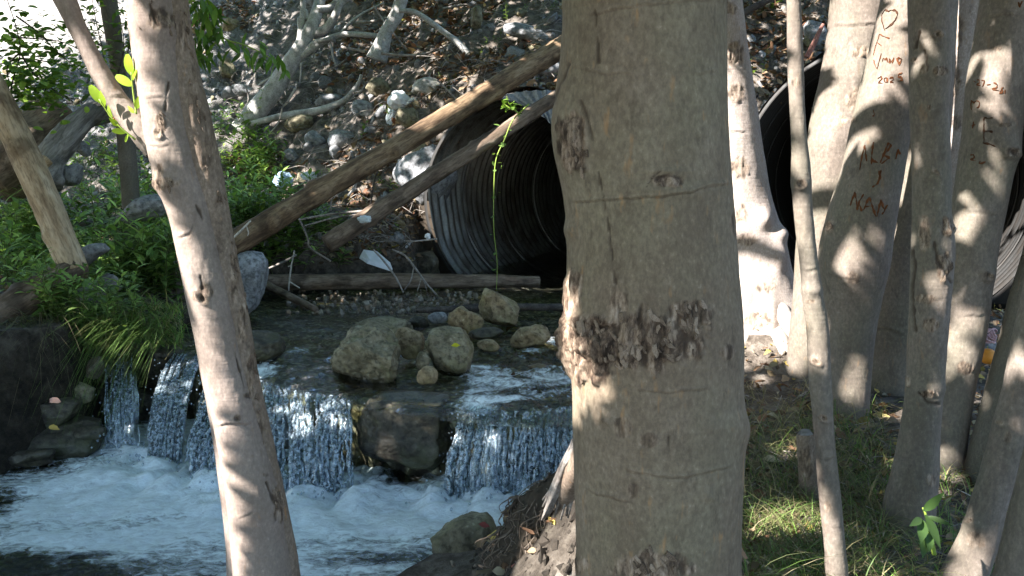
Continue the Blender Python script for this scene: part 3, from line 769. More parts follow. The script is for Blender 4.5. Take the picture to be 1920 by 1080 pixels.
def stem(px, Y, na=64, dense=0.006, feats=(), seed=0, lump=0.03, top=None, ground=True, ell=1.0, amp=1.0):
    """a trunk surface from a measured centre line [(px, py, radius_px, dY)], with knots, torn bark,
    ring scars and cracks worked into the surface; returns verts, faces, attributes and the front-vertex lookup"""
    P = [at(a[0], a[1], Y + (a[3] if len(a) > 3 else 0)) for a in px]
    Rr = []
    for a, p_ in zip(px, P): Rr.append(a[2] * ((p_ - CAM) @ FWD) / F)
    vis0 = P[0][2]
    if ground: P, Rr = down_to_ground(P, Rr)
    nup = 0
    if top is not None: P, Rr = up_to(P, Rr, top); nup = 4
    P = np.array(P); Rr = np.array(Rr)
    seg = np.linalg.norm(np.diff(P, axis=0), axis=1)
    ts = [0.0]
    for k, s in enumerate(seg):
        st = 0.12 if k < nup else dense
        n = max(1, int(s / st)); ts += list(k + np.arange(1, n + 1) / n)
    ts = np.array(ts); nl = len(ts)
    C = catmull(P, ts); r = catmull(Rr[:, None], ts)[:, 0]
    T = np.gradient(C, axis=0); T /= np.linalg.norm(T, axis=1)[:, None]
    T = -T                                                     # upwards
    u = np.array((1.0, 0, 0)) - T * T[:, :1]; u /= np.linalg.norm(u, axis=1)[:, None]
    v = np.cross(T, u)                                         # roughly +y
    th = np.linspace(0, 2 * np.pi, na, endpoint=False)
    D = u[:, None] * np.cos(th)[None, :, None] + v[:, None] * np.sin(th)[None, :, None]
    V0 = C[:, None] + D * r[:, None, None]
    rb = r.mean()
    q = V0 * np.array((1, 1, .45))
    dr = lump * r[:, None] * (fbm(q / (rb * 1.6), 3, seed) + 0.35 * fbm(q / (rb * .45), 3, seed + 3)) + 0.0012 * amp * fbm(V0 * np.array((60, 60, 26)), 3, seed + 5)
    pj = proj(V0); front = (D @ np.array((0, 1.0, 0))) < 0.25
    X, Yp = pj[..., 0], pj[..., 1]
    scar = np.zeros(X.shape); crack = np.zeros(X.shape)
    rn = fbm(V0 * 38, 4, seed + 21); rn2 = fbm(V0 * np.array((90, 90, 34)), 4, seed + 22)
    mpp = ((C - CAM) @ FWD)[:, None] / F
    for f in feats:
        kind = f[0]
        if kind == 'scar':                    # x, y, half-width, half-height, strength
            _, fx, fy, fw, fh, s = f
            d = np.hypot((X - fx) / fw, (Yp - fy) / fh) + 0.42 * rn + 0.25 * rn2
            m = S((1.0 - d) / 0.30) * front * min(1.0, .35 + .65 * s)
            fis = ridge(V0 * np.array((42, 42, 13)), 4, seed + 31)
            dr = dr + m * s * mpp * (7.0 * (0.35 - fis) * 1.2 + 3.0 * rn2 + 1.5)
            scar = np.maximum(scar, m)
            crack = np.maximum(crack, m * S((fis - 0.62) / 0.16) * 0.85)
        elif kind == 'bump':                  # x, y, half-width, half-height, px outwards
            _, fx, fy, fw, fh, s = f
            dr = dr + front * np.exp(-(((X - fx) / fw) ** 2 + ((Yp - fy) / fh) ** 2)) * s * mpp
        elif kind == 'ring':                  # polyline across the stem, px amplitude
            _, pl, s = f
            pl = np.array(pl, float)
            yy = np.interp(X, pl[:, 0], pl[:, 1]); inside = S((X - pl[0, 0]) / 14) * S((pl[-1, 0] - X) / 14)
            d = Yp - yy + 5.0 * rn + 2.0 * fbm(V0 * 9, 2, seed + 44) * 3
            dr = dr + front * inside * s * mpp * (np.exp(-(d / 3.2) ** 2) - 0.9 * np.exp(-((d - 5) / 3.0) ** 2))
            crack = np.maximum(crack, front * inside * 0.30 * np.exp(-((d - 4.5) / 1.6) ** 2) * S(.6 + 1.2 * rn2))
        elif kind == 'crack':
            _, pl, w_ = f
            d = np.full(X.shape, 1e9)
            for (ax, ay), (bx, by) in zip(pl[:-1], pl[1:]):
                ex, ey = bx - ax, by - ay; t = np.clip(((X - ax) * ex + (Yp - ay) * ey) / (ex * ex + ey * ey), 0, 1)
                d = np.minimum(d, np.hypot(X - ax - ex * t, Yp - ay - ey * t))
            d = d + 4.0 * rn + 1.5 * rn2
            m = S((w_ - d) / (w_ * .9)) * front * .85
            crack = np.maximum(crack, m); dr = dr - m * mpp * 3.0
        elif kind == 'knot':                  # x, y, radius px: raised lip round a dark hollow
            _, fx, fy, fr = f
            hr = math.sin(fx * 12.9898 + fy * 78.233) * 43758.5453 % 1.0; ang = (hr - .5) * 1.6; asp = .7 + hr * 1.1
            xa = (X - fx) * math.cos(ang) + (Yp - fy) * math.sin(ang); ya = (Yp - fy) * math.cos(ang) - (X - fx) * math.sin(ang)
            d = np.hypot(xa / (.75 + .5 * hr), ya * asp) / fr + 0.38 * rn + .2 * rn2
            dr = dr + front * mpp * fr * (0.30 * np.exp(-((d - 1.0) / .45) ** 2) * (.6 + .8 * S(.5 + ya / fr)) - 0.45 * np.exp(-(d / .45) ** 2))
            scar = np.maximum(scar, front * S((1.35 - d) / .6) * .8); crack = np.maximum(crack, front * S((.5 - d) / .35) * .9)
    V = C[:, None] + D * (r[:, None] + dr)[..., None] * np.array((1, 1, 1))
    Fs = [gridfaces(na, nl, True)]
    if True: Fs = [f[:, ::-1] for f in Fs]
    return dict(V=V.reshape(-1, 3), F=Fs, scar=scar.ravel(), crack=crack.ravel(), top=P[0], base=P[-1], front=front.ravel(), D=D.reshape(-1, 3), C=C, P=P)
def surf_lookup(st):
    "nearest front vertices in the picture, for things cut into or stuck on the bark"
    idx = np.nonzero(st['front'])[0]; pj = proj(st['V'][idx])
    kd = KDTree(len(idx))
    for k, (a, b, _) in enumerate(pj): kd.insert((a, b, 0), k)
    kd.balance()
    def f(px, py):
        w = 0; p_ = 0; n_ = 0
        for co, k, d in kd.find_n((px, py, 0), 5):
            q = 1 / (d + 0.3); w += q; p_ = p_ + q * st['V'][idx[k]]; n_ = n_ + q * st['D'][idx[k]]
        return p_ / w, n_ / np.linalg.norm(n_)
    return f
def add_stem(root, st, mat, name='trunk'):
    return part(name, st['V'], st['F'], mat, root, True, {'scar': st['scar'], 'crack': st['crack']})
def tree(label, px, Y, mat, group='trees on the stream bank', top=4.4, name='tree', **kw):
    st = stem(px, Y, top=top, **kw)
    root = thing(name, label, 'tree', st['base'], group)
    st['obj'] = add_stem(root, st, mat); TREES.append((root, st['top'])); return root, st
def carve(root, look, strokes, width, mat, dark=False):
    for k, pl in enumerate(strokes):
        pl = np.array(pl, float); n = max(2, int(np.linalg.norm(np.diff(pl, axis=0), axis=1).sum() / 2.2))
        t = np.linspace(0, len(pl) - 1, n); X = np.interp(t, np.arange(len(pl)), pl[:, 0]); Yp = np.interp(t, np.arange(len(pl)), pl[:, 1])
        rows = []
        for i in range(n):
            p_, nn = look(X[i], Yp[i])
            a = (X[min(i + 1, n - 1)] - X[max(i - 1, 0)], Yp[min(i + 1, n - 1)] - Yp[max(i - 1, 0)])
            Ld = math.hypot(*a) + 1e-6; pxs = ((p_ - CAM) @ FWD) / F
            sd = (RT * (-a[1] / Ld) - UP * (a[0] / Ld)); sd = sd - nn * (sd @ nn)
            w_ = width * 1.0 * pxs * (0.55 + 0.45 * math.sin(i * 0.9 + k * 1.7) * math.sin(i * .37)) * (0.55 if i in (0, n - 1) else 1)
            rows += [p_ + sd * w_ * 1.5 + nn * 0.0004, p_ + sd * w_ * .9 + nn * 0.0042, p_ + sd * w_ * .15 + nn * 0.0012, p_ - sd * w_ * .8 + nn * 0.0042, p_ - sd * w_ * 1.5 + nn * 0.0004]
        part('carving', np.array(rows), gridfaces(5, n), mat, root, False)
def plates(root, look, spots, seed, mat, rng_sz=(7, 18)):
    "loose bark flakes standing off the trunk, each one a piece"
    rng = np.random.RandomState(seed); protos = []
    for k in range(6):
        n = rng.randint(6, 9); a = np.sort(rng.uniform(0, 2 * np.pi, n)); rad = rng.uniform(0.6, 1.0, n)
        x = np.cos(a) * rad * 0.5; z = np.sin(a) * rad
        top = np.stack((x * .9, -0.16 - 0.10 * rng.rand(n) + 0.10 * x, z * .92), 1); bot = np.stack((x, np.full(n, .22), z), 1)
        V = np.vstack((top, bot, [[0, -0.2, 0]])); i = np.arange(n); j = (i + 1) % n
        me = mesh_np('bark_flake', V, [np.stack((i, j, j + n, i + n), 1), np.stack((j, i, np.full(n, 2 * n)), 1)], False, {'scar': np.ones(len(V)), 'crack': np.zeros(len(V))})
        me.materials.append(mat); protos.append(me)
    for (x, y) in spots:
        p_, nn = look(x, y); pxs = ((p_ - CAM) @ FWD) / F
        s = rng.uniform(*rng_sz) * pxs
        yv = -nn; zv = np.array((rng.normal() * .5, 0, 1.0)); zv = zv - yv * (zv @ yv); zv /= np.linalg.norm(zv); xv = np.cross(yv, zv)
        o = bpy.data.objects.new('bark_flake', protos[rng.randint(6)])
        Mx = Matrix(((xv[0], yv[0], zv[0], 0), (xv[1], yv[1], zv[1], 0), (xv[2], yv[2], zv[2], 0), (0, 0, 0, 1)))
        o.matrix_basis = Matrix.Translation(Vector(p_ + nn * 0.002 * rng.rand()) - root.parent.location) @ Mx @ Matrix.Diagonal((s * rng.uniform(.5, 1.1), s * rng.uniform(.32, .85), s, 1))
        link(o, root)

# --- the thick trunk in front
big_px = [(1206, -60, 152), (1207, 0, 152), (1206, 130, 153), (1207, 270, 156), (1217, 400, 156), (1224, 540, 160), (1230, 640, 160), (1231, 720, 158), (1233, 800, 159), (1233, 900, 156), (1232, 1000, 153), (1232, 1080, 153), (1232, 1200, 156)]
feats = [('scar', 1195, 640, 140, 66, 1.6), ('scar', 1108, 650, 62, 80, 1.9), ('scar', 1290, 588, 48, 30, 0.9), ('scar', 1075, 560, 24, 60, 1.0), ('scar', 1160, 585, 22, 45, .8),
         ('bump', 1080, 610, 50, 75, 9), ('bump', 1180, 625, 130, 55, 6), ('bump', 1052, 235, 40, 95, 17), ('scar', 1082, 268, 26, 66, 1.6), ('crack', [(1070, 120), (1058, 160), (1048, 200)], 5), ('bump', 1070, 430, 10, 16, 10),
         ('crack', [(1092, 190), (1105, 230), (1112, 262)], 5),
         ('scar', 1250, 339, 36, 13, 1.1), ('bump', 1250, 356, 60, 14, 9), ('bump', 1250, 322, 40, 8, 6), ('crack', [(1232, 334), (1250, 329), (1272, 334)], 5), ('crack', [(1212, 350), (1226, 330), (1236, 322)], 2.5),
         ('ring', [(1068, 372), (1200, 370), (1260, 362), (1370, 340)], 2.4), ('ring', [(1100, 24), (1180, 10), (1260, 2), (1340, -2)], 2.0), ('ring', [(1070, 122), (1140, 136), (1190, 138)], 1.6),
         ('ring', [(1170, 880), (1230, 890), (1290, 892), (1375, 868)], 2.2), ('ring', [(1085, 908), (1130, 928), (1190, 944)], 2.2), ('ring', [(1190, 728), (1250, 732), (1330, 724)], 1.8),
         ('ring', [(1290, 140), (1350, 130)], 1.2),
         ('crack', [(1116, 20), (1120, 70), (1122, 118)], 2.0), ('crack', [(1130, 370), (1140, 420), (1146, 470), (1155, 530)], 2.4), ('crack', [(1116, 300), (1126, 345), (1132, 370)], 1.8),
         ('scar', 1225, 1062, 90, 34, .9), ('scar', 1170, 800, 20, 22, .5), ('scar', 1216, 825, 22, 16, .5), ('scar', 1186, 920, 14, 16, .5), ('bump', 1136, 786, 9, 10, 7), ('scar', 1136, 786, 7, 8, .2),
         ('crack', [(1254, 820), (1252, 856)], 3), ('scar', 1378, 420, 12, 30, .5), ('scar', 1364, 660, 18, 16, .6), ('bump', 1395, 805, 25, 30, 8), ('bump', 1335, 800, 20, 16, 4), ('bump', 1328, 930, 12, 12, 5),
         ('scar', 1085, 1060, 22, 20, .7)]
root_big, st_big = tree('thickest trunk, in front, with a belt of torn bark', big_px, 1.75, M['bark_big'], na=300, dense=0.0026, feats=feats, seed=5, lump=0.014, top=5.2)
lk = surf_lookup(st_big); rng = np.random.RandomState(4)
spots = []
while len(spots) < 105:
    x, y = rng.uniform(1058, 1330), rng.uniform(545, 728)
    d = min(math.hypot((x - 1195) / 130, (y - 640) / 55), math.hypot((x - 1105) / 50, (y - 650) / 70), math.hypot((x - 1290) / 40, (y - 590) / 28))
    if d < 0.95: spots.append((x, y))
spots += [(rng.normal(1085, 12), rng.normal(265, 28)) for k in range(16)] + [(rng.normal(1225, 40), rng.normal(1062, 14)) for k in range(26)]
plates(st_big['obj'], lk, spots, 7, M['bark_big'], (4, 20))
# torn fibrous root of the thick trunk showing at its left foot
mb = MB()
for k in range(34):
    a = rng.uniform(-1, 1)
    p0 = at(1082 + a * 8, 838 + rng.uniform(-14, 14), 2.25); p1 = at(1062 + a * 18, 890 + rng.uniform(-18, 18), 2.35); p2 = at(1040 + a * 26, 945 + rng.uniform(-10, 30), 2.42)
    mb.add(*tube([p0, p1, p2], [.004, rng.uniform(.005, .010), .003], 6, 10, jitter=.3, seed=k))
V, Fs = tube([at(1096, 830, 2.2), at(1080, 880, 2.3), at(1062, 920, 2.4), at(1048, 950, 2.46)], [.02, .032, .032, .012], 20, 40, jitter=.25, seed=3)
part('root', V, Fs, M['bark_flaky'], root_big)
o = obj('torn_fibres', mb.mesh('torn_fibres', np.array(root_big.location)), M['twig'], root_big); o['kind'] = 'stuff'

# --- leaning pale tree at the left, three stems grown together
Lm = [(278, -60, 46), (284, 0, 46), (294, 100, 44), (308, 200, 44), (328, 300, 44), (358, 400, 41), (380, 500, 41), (401, 600, 41), (422, 700, 41), (446, 800, 43), (468, 900, 47), (484, 1000, 51), (494, 1080, 55), (510, 1250, 60)]
fl = [('scar', 300, 40, 30, 26, .7), ('bump', 310, 55, 30, 24, 8), ('crack', [(280, 5), (292, 40), (305, 60)], 4), ('crack', [(330, 10), (336, 40), (330, 60)], 5), ('crack', [(316, 155), (312, 180), (310, 208)], 3.4), ('scar', 302, 232, 11, 26, .8), ('knot', 296, 250, 9),
      ('ring', [(266, 180), (290, 178), (310, 178)], 1.2), ('ring', [(272, 272), (300, 276), (322, 268)], 1.2), ('scar', 312, 345, 24, 17, .8), ('bump', 312, 345, 26, 20, 8), ('scar', 300, 330, 10, 24, .6),
      ('crack', [(368, 385), (376, 400), (380, 412)], 4), ('ring', [(325, 445), (355, 436), (370, 400)], 2.0), ('knot', 380, 560, 11), ('scar', 386, 545, 15, 20, .7), ('scar', 368, 556, 12, 12, .5), ('crack', [(376, 520), (380, 540)], 3.4),
      ('ring', [(405, 794), (430, 790), (455, 788), (475, 786)], 3.0), ('knot', 444, 784, 7), ('scar', 465, 742, 13, 7, .6), ('crack', [(440, 660), (452, 700), (462, 740)], 1.6), ('scar', 520, 940, 12, 40, .9), ('bump', 522, 945, 16, 40, 6), ('crack', [(500, 905), (512, 940), (516, 975)], 3),
      ('scar', 497, 890, 8, 4, .3), ('ring', [(440, 975), (470, 962), (480, 960)], 1.5)]
stL = stem(Lm, 2.6, top=5.0, na=180, dense=.0042, feats=fl, seed=11, lump=.03)
root_left = thing('tree', 'leaning pale tree with fused stems in front of the falls', 'tree', stL['base'], 'trees on the stream bank')
stL['obj'] = add_stem(root_left, stL, M['bark_left']); TREES.append((root_left, stL['top']))
L2 = [(312, -60, 34), (318, 0, 34), (332, 100, 33), (352, 200, 37), (375, 300, 36), (399, 400, 31), (417, 500, 30), (436, 600, 30), (454, 700, 30), (474, 800, 30), (498, 900, 30), (518, 1000, 30), (530, 1080, 32), (540, 1250, 36)]
f2 = [('scar', 412, 370, 10, 9, .6), ('scar', 362, 180, 14, 60, .35), ('scar', 392, 290, 14, 60, .35), ('scar', 440, 520, 9, 60, .7), ('scar', 455, 600, 9, 50, .8), ('scar', 470, 700, 9, 50, .7), ('scar', 486, 800, 8, 60, .5), ('scar', 344, 60, 10, 40, .6)]
st2 = stem([(a, b, c, .025) for a, b, c in L2], 2.6, top=4.8, na=110, dense=.0045, feats=f2, seed=12, lump=.06)
st2['obj'] = add_stem(root_left, st2, M['bark_flaky'], 'second_stem')
L3 = [(384, 640, 18), (397, 700, 20), (418, 800, 22), (434, 900, 24), (448, 1000, 26), (456, 1080, 30), (462, 1250, 34)]
st3 = stem([(a, b, c, .02) for a, b, c in L3], 2.6, na=90, dense=.005, feats=[('scar', 440, 960, 8, 30, .3)], seed=13, lump=.04)
add_stem(root_left, st3, M['bark_left'], 'third_stem')
lk2 = surf_lookup(st2)
plates(st2['obj'], lk2, [(rng.normal(412, 4), rng.normal(372, 8)) for k in range(6)] + [(np.interp(y, (480, 800), (440, 490)) + rng.normal() * 5, y) for y in rng.uniform(440, 860, 34)] + [(np.interp(y, (0, 350), (342, 400)) + rng.normal() * 6, y) for y in rng.uniform(20, 350, 20)], 9, M['bark_flaky'], (5, 13))
lk1 = surf_lookup(stL)
plates(stL['obj'], lk1, [(rng.normal(520, 5), rng.normal(940, 22)) for k in range(14)] + [(rng.normal(312, 9), rng.normal(345, 7)) for k in range(10)] + [(rng.normal(303, 5), rng.normal(232, 14)) for k in range(9)] + [(rng.normal(300, 14), rng.normal(40, 12)) for k in range(8)], 10, M['bark_left'], (4, 10))
B1 = [(96, -50, 21), (122, 0, 20), (142, 45, 17), (164, 90, 16), (190, 140, 18), (216, 185, 20), (240, 215, 23), (268, 245, 26), (296, 280, 26)]
stb = stem(B1, 2.62, na=64, dense=.006, feats=[('ring', [(200, 180), (240, 178)], 1.5)], seed=14, lump=.05, ground=False)
stb['obj'] = add_stem(root_left, stb, M['bark_left'], 'branch')
lkb = surf_lookup(stb); carve(stb['obj'], lkb, [[(204, 205), (214, 222), (226, 236), (240, 248)]], 7, M['peel'])
# fresh sprouts at the fork
def sprout(root, pts, leaves, seed, r=.003):
    rng = np.random.RandomState(seed); mb = MB(); P = [at(*p_) for p_ in pts]
    part('sprout_stem', *tube(P, [r, r * .8] + [r * .6] * (len(P) - 2), 6, 14), M['leafstem'], root)
    for (a, b, c, d, w_, sh) in leaves:
        p0 = at(a, b, pts[0][2]); p1 = at(c, d, pts[0][2] - rng.uniform(0, .03)); L = np.linalg.norm(p1 - p0)
        V, Fc = leafgeo(p0, p1 - p0, np.array((rng.normal() * .3, -1, .35)), L, L * w_, .12, .2, 6, sh)
        part('leaf', V, Fc, M['leaf'], root, True, None, np.tile((0.33, 0.50, 0.03), (len(V), 1)) * rng.uniform(.8, 1.1))
M['leafstem'] = m_plain('leafstem', (0.24, 0.34, 0.05), 0.5)
sprout(root_left, [(256, 214, 2.56), (250, 175, 2.56), (246, 135, 2.55)], [(247, 140, 236, 102, .5, 'round'), (247, 160, 216, 141, .5, 'round'), (249, 150, 254, 126, .6, 'round'), (255, 205, 263, 176, .4, 'lance'), (252, 212, 238, 198, .4, 'lance')], 1)
sprout(root_left, [(254, 262, 2.56), (225, 238, 2.55), (205, 215, 2.55), (186, 186, 2.54)], [(190, 192, 168, 160, .5, 'round'), (196, 200, 186, 170, .45, 'lance'), (210, 222, 200, 196, .4, 'lance'), (236, 248, 210, 244, .5, 'round'), (240, 252, 234, 266, .5, 'round'), (222, 236, 205, 222, .45, 'lance')], 2)

# --- the cluster on the right bank
ra, sta = tree('pale sunlit trunk half hidden behind the thick front trunk', [(1330, -60, 50), (1336, 0, 52), (1346, 120, 58), (1360, 240, 62), (1379, 360, 62), (1402, 460, 66), (1418, 560, 80), (1432, 630, 100), (1440, 680, 125)], 5.9, M['bark_sunlit'], na=130, dense=.009, seed=21, lump=.05,
      feats=[('scar', 1372, 15, 12, 14, .6), ('scar', 1378, 100, 22, 26, .7), ('scar', 1380, 175, 20, 22, .6), ('scar', 1388, 315, 20, 24, .6), ('bump', 1432, 410, 14, 18, 12), ('bump', 1462, 440, 12, 16, 12), ('bump', 1462, 480, 12, 26, 10), ('scar', 1400, 450, 26, 12, .5), ('scar', 1435, 540, 26, 12, .5), ('ring', [(1365, 240), (1400, 242)], 1.5), ('scar', 1420, 600, 30, 20, .7), ('scar', 1390, 400, 14, 22, .5), ('bump', 1395, 560, 16, 30, 8), ('bump', 1445, 590, 14, 30, 10)])
for k, pl in enumerate(([(1440, 590, 20), (1465, 650, 18), (1480, 720, 12), (1490, 760, 8)], [(1420, 620, 20), (1425, 690, 18), (1415, 740, 14), (1405, 780, 8)], [(1395, 600, 18), (1385, 680, 16), (1378, 740, 10)], [(1450, 560, 18), (1480, 610, 16), (1510, 660, 10)])):
    pts = [at(q[0], q[1], 5.75 - .22 * i) for i, q in enumerate(pl)]
    part('root', *tube(pts, [q[2] * 5.6 / F for q in pl], 14, 40, jitter=.25, seed=k), M['bark_sunlit'], ra)
rb_, stb_ = tree('slender crooked sapling stem standing left of the carved trunks', [(1486, -60, 13), (1488, 0, 13), (1490, 60, 14), (1492, 130, 15), (1495, 200, 14), (1499, 270, 15), (1502, 330, 18), (1508, 420, 17), (1518, 500, 17), (1524, 560, 19), (1533, 620, 20), (1537, 700, 20), (1543, 780, 19), (1549, 860, 18), (1557, 940, 20), (1564, 1010, 19), (1570, 1080, 21), (1582, 1180, 22)], 2.9, M['bark_right'], na=64, dense=.005, seed=22, lump=.07,
      feats=[('scar', 1492, 155, 10, 8, .5), ('knot', 1502, 345, 10), ('bump', 1500, 345, 16, 14, 5), ('bump', 1524, 545, 18, 10, 5), ('scar', 1520, 565, 12, 4, .6), ('knot', 1530, 678, 9), ('knot', 1545, 784, 9), ('ring', [(1505, 505), (1535, 502)], 2), ('ring', [(1540, 860), (1570, 858)], 2), ('scar', 1552, 950, 8, 12, .3)])
rc, stc = tree('sun-dappled trunk leaning behind the slender sapling stem', [(1622, -60, 56), (1616, 0, 56), (1600, 120, 56), (1578, 240, 58), (1562, 330, 56), (1546, 430, 50), (1531, 560, 44), (1514, 680, 38), (1500, 780, 36), (1494, 830, 38)], 5.3, M['bark_right'], na=90, dense=.009, seed=23, lump=.05,
      feats=[('scar', 1612, 98, 20, 12, .7), ('scar', 1606, 190, 22, 30, .5), ('scar', 1575, 225, 16, 14, .5), ('bump', 1560, 260, 25, 30, 6), ('ring', [(1560, 45), (1650, 40)], 2)])
rd, std = tree('carved trunk with a heart above orange letters', [(1716, -60, 48), (1702, 0, 48), (1675, 140, 53), (1652, 240, 54), (1634, 330, 56), (1612, 420, 62), (1600, 500, 63), (1598, 600, 45), (1592, 700, 40), (1586, 780, 42), (1584, 830, 48)], 4.7, M['bark_right'], na=120, dense=.008, seed=24, lump=.03,
      feats=[('knot', 1556, 425, 9), ('scar', 1600, 520, 14, 16, .5), ('bump', 1600, 515, 26, 30, 8), ('ring', [(1545, 510), (1610, 522)], 1.5), ('scar', 1600, 225, 10, 6, .4)])
re_, ste = tree('dark leaning trunk with sun spots between the carved trunk and knotted trunk', [(1752, -60, 42), (1746, 60, 43), (1735, 200, 45), (1718, 360, 46), (1703, 460, 48), (1691, 560, 52), (1673, 660, 54), (1662, 740, 58), (1656, 790, 64)], 5.15, M['bark_right'], na=80, dense=.01, seed=25, lump=.03, feats=[('ring', [(1640, 610), (1700, 628)], 1.6)])
rf_, stf = tree('knotted upright trunk with peeling hollows rising from the grass', [(1738, -60, 36), (1740, 0, 36), (1743, 80, 37), (1743, 150, 36), (1742, 210, 34), (1746, 300, 34), (1747, 400, 34), (1749, 470, 38), (1744, 560, 36), (1739, 640, 35), (1734, 720, 34), (1726, 800, 35), (1716, 890, 42), (1704, 960, 47), (1696, 1020, 52)], 3.5, M['bark_right'], na=120, dense=.006, seed=26, lump=.04,
      feats=[('scar', 1762, 132, 18, 10, .9), ('scar', 1735, 128, 9, 12, .7), ('bump', 1752, 140, 34, 14, 4), ('crack', [(1733, 95), (1738, 108), (1737, 122)], 3), ('knot', 1759, 64, 9), ('crack', [(1724, 60), (1717, 90)], 3), ('knot', 1715, 112, 6), ('ring', [(1720, 70), (1775, 66)], 1.2), ('knot', 1755, 322, 7), ('knot', 1742, 202, 5),
             ('scar', 1735, 440, 14, 34, .6), ('scar', 1778, 425, 12, 22, .9), ('scar', 1770, 500, 16, 32, .9), ('crack', [(1752, 455), (1758, 490), (1775, 520), (1783, 530)], 4), ('crack', [(1713, 470), (1718, 500), (1712, 540), (1714, 590), (1718, 620)], 5), ('scar', 1745, 610, 18, 14, .7), ('bump', 1742, 520, 30, 80, 5), ('scar', 1735, 560, 20, 10, .6),
             ('scar', 1742, 740, 20, 9, .9), ('bump', 1748, 730, 28, 12, 4), ('crack', [(1722, 735), (1740, 755), (1760, 758)], 4), ('scar', 1702, 715, 6, 12, .6), ('scar', 1745, 900, 12, 14, .4), ('ring', [(1700, 560), (1770, 555)], 1.2)])
rg, stg = tree('blotchy sunlit trunk seen between the knotted trunk and carved E trunk', [(1822, -60, 44), (1815, 0, 44), (1804, 120, 42), (1795, 240, 38), (1788, 330, 38), (1780, 450, 40), (1772, 600, 44), (1765, 720, 50)], 5.6, M['bark_sunlit'], na=80, dense=.01, seed=27, lump=.05, feats=[('scar', 1790, 60, 20, 40, .5), ('scar', 1795, 230, 16, 16, .5), ('scar', 1788, 150, 16, 40, .5)])
rh, sth = tree('broad carved trunk bearing a letter E and numbers', [(1894, -60, 45), (1887, 0, 45), (1869, 150, 51), (1859, 250, 50), (1845, 330, 48), (1833, 400, 47), (1818, 500, 44), (1807, 600, 42), (1792, 700, 38), (1780, 780, 37), (1767, 860, 40), (1760, 910, 44)], 4.1, M['bark_right'], na=120, dense=.007, seed=28, lump=.03,
      feats=[('knot', 1892, 285, 12), ('bump', 1890, 280, 20, 24, 10), ('knot', 1849, 517, 9), ('bump', 1848, 512, 16, 16, 7), ('ring', [(1800, 590), (1850, 590)], 1.4), ('ring', [(1810, 395), (1885, 400)], 1.2), ('scar', 1868, 90, 14, 6, .5), ('scar', 1880, 234, 18, 5, .4), ('scar', 1810, 690, 18, 14, .6), ('ring', [(1850, 28), (1915, 24)], 1.2)])
ri, sti = tree('bare leaning trunk crossing the lower corner beside dry litter', [(1962, 540, 38), (1950, 590, 37), (1935, 650, 36), (1916, 730, 33), (1896, 800, 32), (1876, 870, 31), (1852, 950, 31), (1836, 1010, 34), (1806, 1085, 40), (1780, 1160, 46)], 3.0, M['bark_right'], na=80, dense=.006, seed=29, lump=.05,
      feats=[('knot', 1876, 793, 7), ('scar', 1890, 820, 8, 10, .3), ('knot', 1822, 975, 7), ('scar', 1830, 1010, 22, 18, .3), ('bump', 1825, 985, 24, 16, 6)])
rk, stk = tree('shadowed trunk foot behind the bare leaning trunk', [(1968, 420, 36), (1952, 500, 38), (1936, 560, 40), (1920, 640, 42), (1904, 700, 43), (1886, 780, 46), (1876, 830, 50)], 3.95, M['bark_dark'], na=70, dense=.01, seed=30, lump=.05)
rj, stj = tree('trunk cut off by the lower corner of the view', [(2005, 700, 44), (1982, 800, 46), (1948, 950, 47), (1918, 1080, 49), (1900, 1170, 54)], 2.55, M['bark_right'], na=80, dense=.006, seed=31, lump=.04)
rs_, sts = tree('short broken stump with cracked bark beside the sapling stem', [(1510, 812, 16), (1512, 850, 17), (1514, 890, 17), (1518, 915, 20), (1522, 935, 26)], 3.75, M['bark_flaky'], top=None, na=50, dense=.006, seed=32, lump=.08, name='stump', group=None, feats=[('scar', 1512, 870, 18, 40, .5)])
TREES.pop()
V, Fs = tube([at(1510, 806, 3.75), at(1510, 814, 3.75)], [.02, .036], 14, 4, jitter=.15); part('broken_top', V, Fs, M['wood_grey'], rs_)
# background trunk among the leaves, top left
rbk, stbk = tree('slim dark trunk among leaves behind the leaning pale tree', [(198, -60, 17), (203, 0, 16), (212, 60, 15), (220, 120, 14), (228, 190, 15), (236, 260, 16)], 8.6, M['bark_dark'], na=36, dense=.02, seed=33, lump=.05, top=7.0)

# carvings
lkd = surf_lookup(std)
carve(std['obj'], lkd, [[(1666, 22), (1660, 18), (1654, 28), (1654, 40), (1657, 50), (1660, 57)], [(1666, 22), (1672, 19), (1680, 20), (1683, 26), (1680, 36), (1672, 46), (1661, 54)]], 2.0, M['carve_dark'])
carve(std['obj'], lkd, [[(1650, 64), (1645, 78), (1641, 92), (1638, 104)], [(1650, 64), (1659, 69), (1668, 72)], [(1645, 80), (1653, 86)], [(1653, 100), (1648, 118), (1645, 130)], [(1639, 112), (1641, 122), (1645, 130)],
     [(1655, 116), (1656, 108), (1660, 112), (1663, 108), (1664, 117)], [(1668, 110), (1671, 115), (1667, 118), (1668, 110)], [(1676, 108), (1673, 118)], [(1683, 108), (1690, 110), (1686, 122), (1682, 110), (1689, 110)],
     [(1646, 148), (1652, 143), (1654, 148), (1647, 155), (1655, 156)], [(1658, 147), (1663, 146), (1664, 154), (1658, 154), (1658, 147)], [(1668, 147), (1673, 145), (1675, 149), (1668, 154), (1675, 154)], [(1691, 137), (1684, 139), (1684, 145), (1690, 144), (1691, 151), (1684, 152)], [(1637, 206), (1640, 215), (1636, 218)]], 1.6, M['carve'])
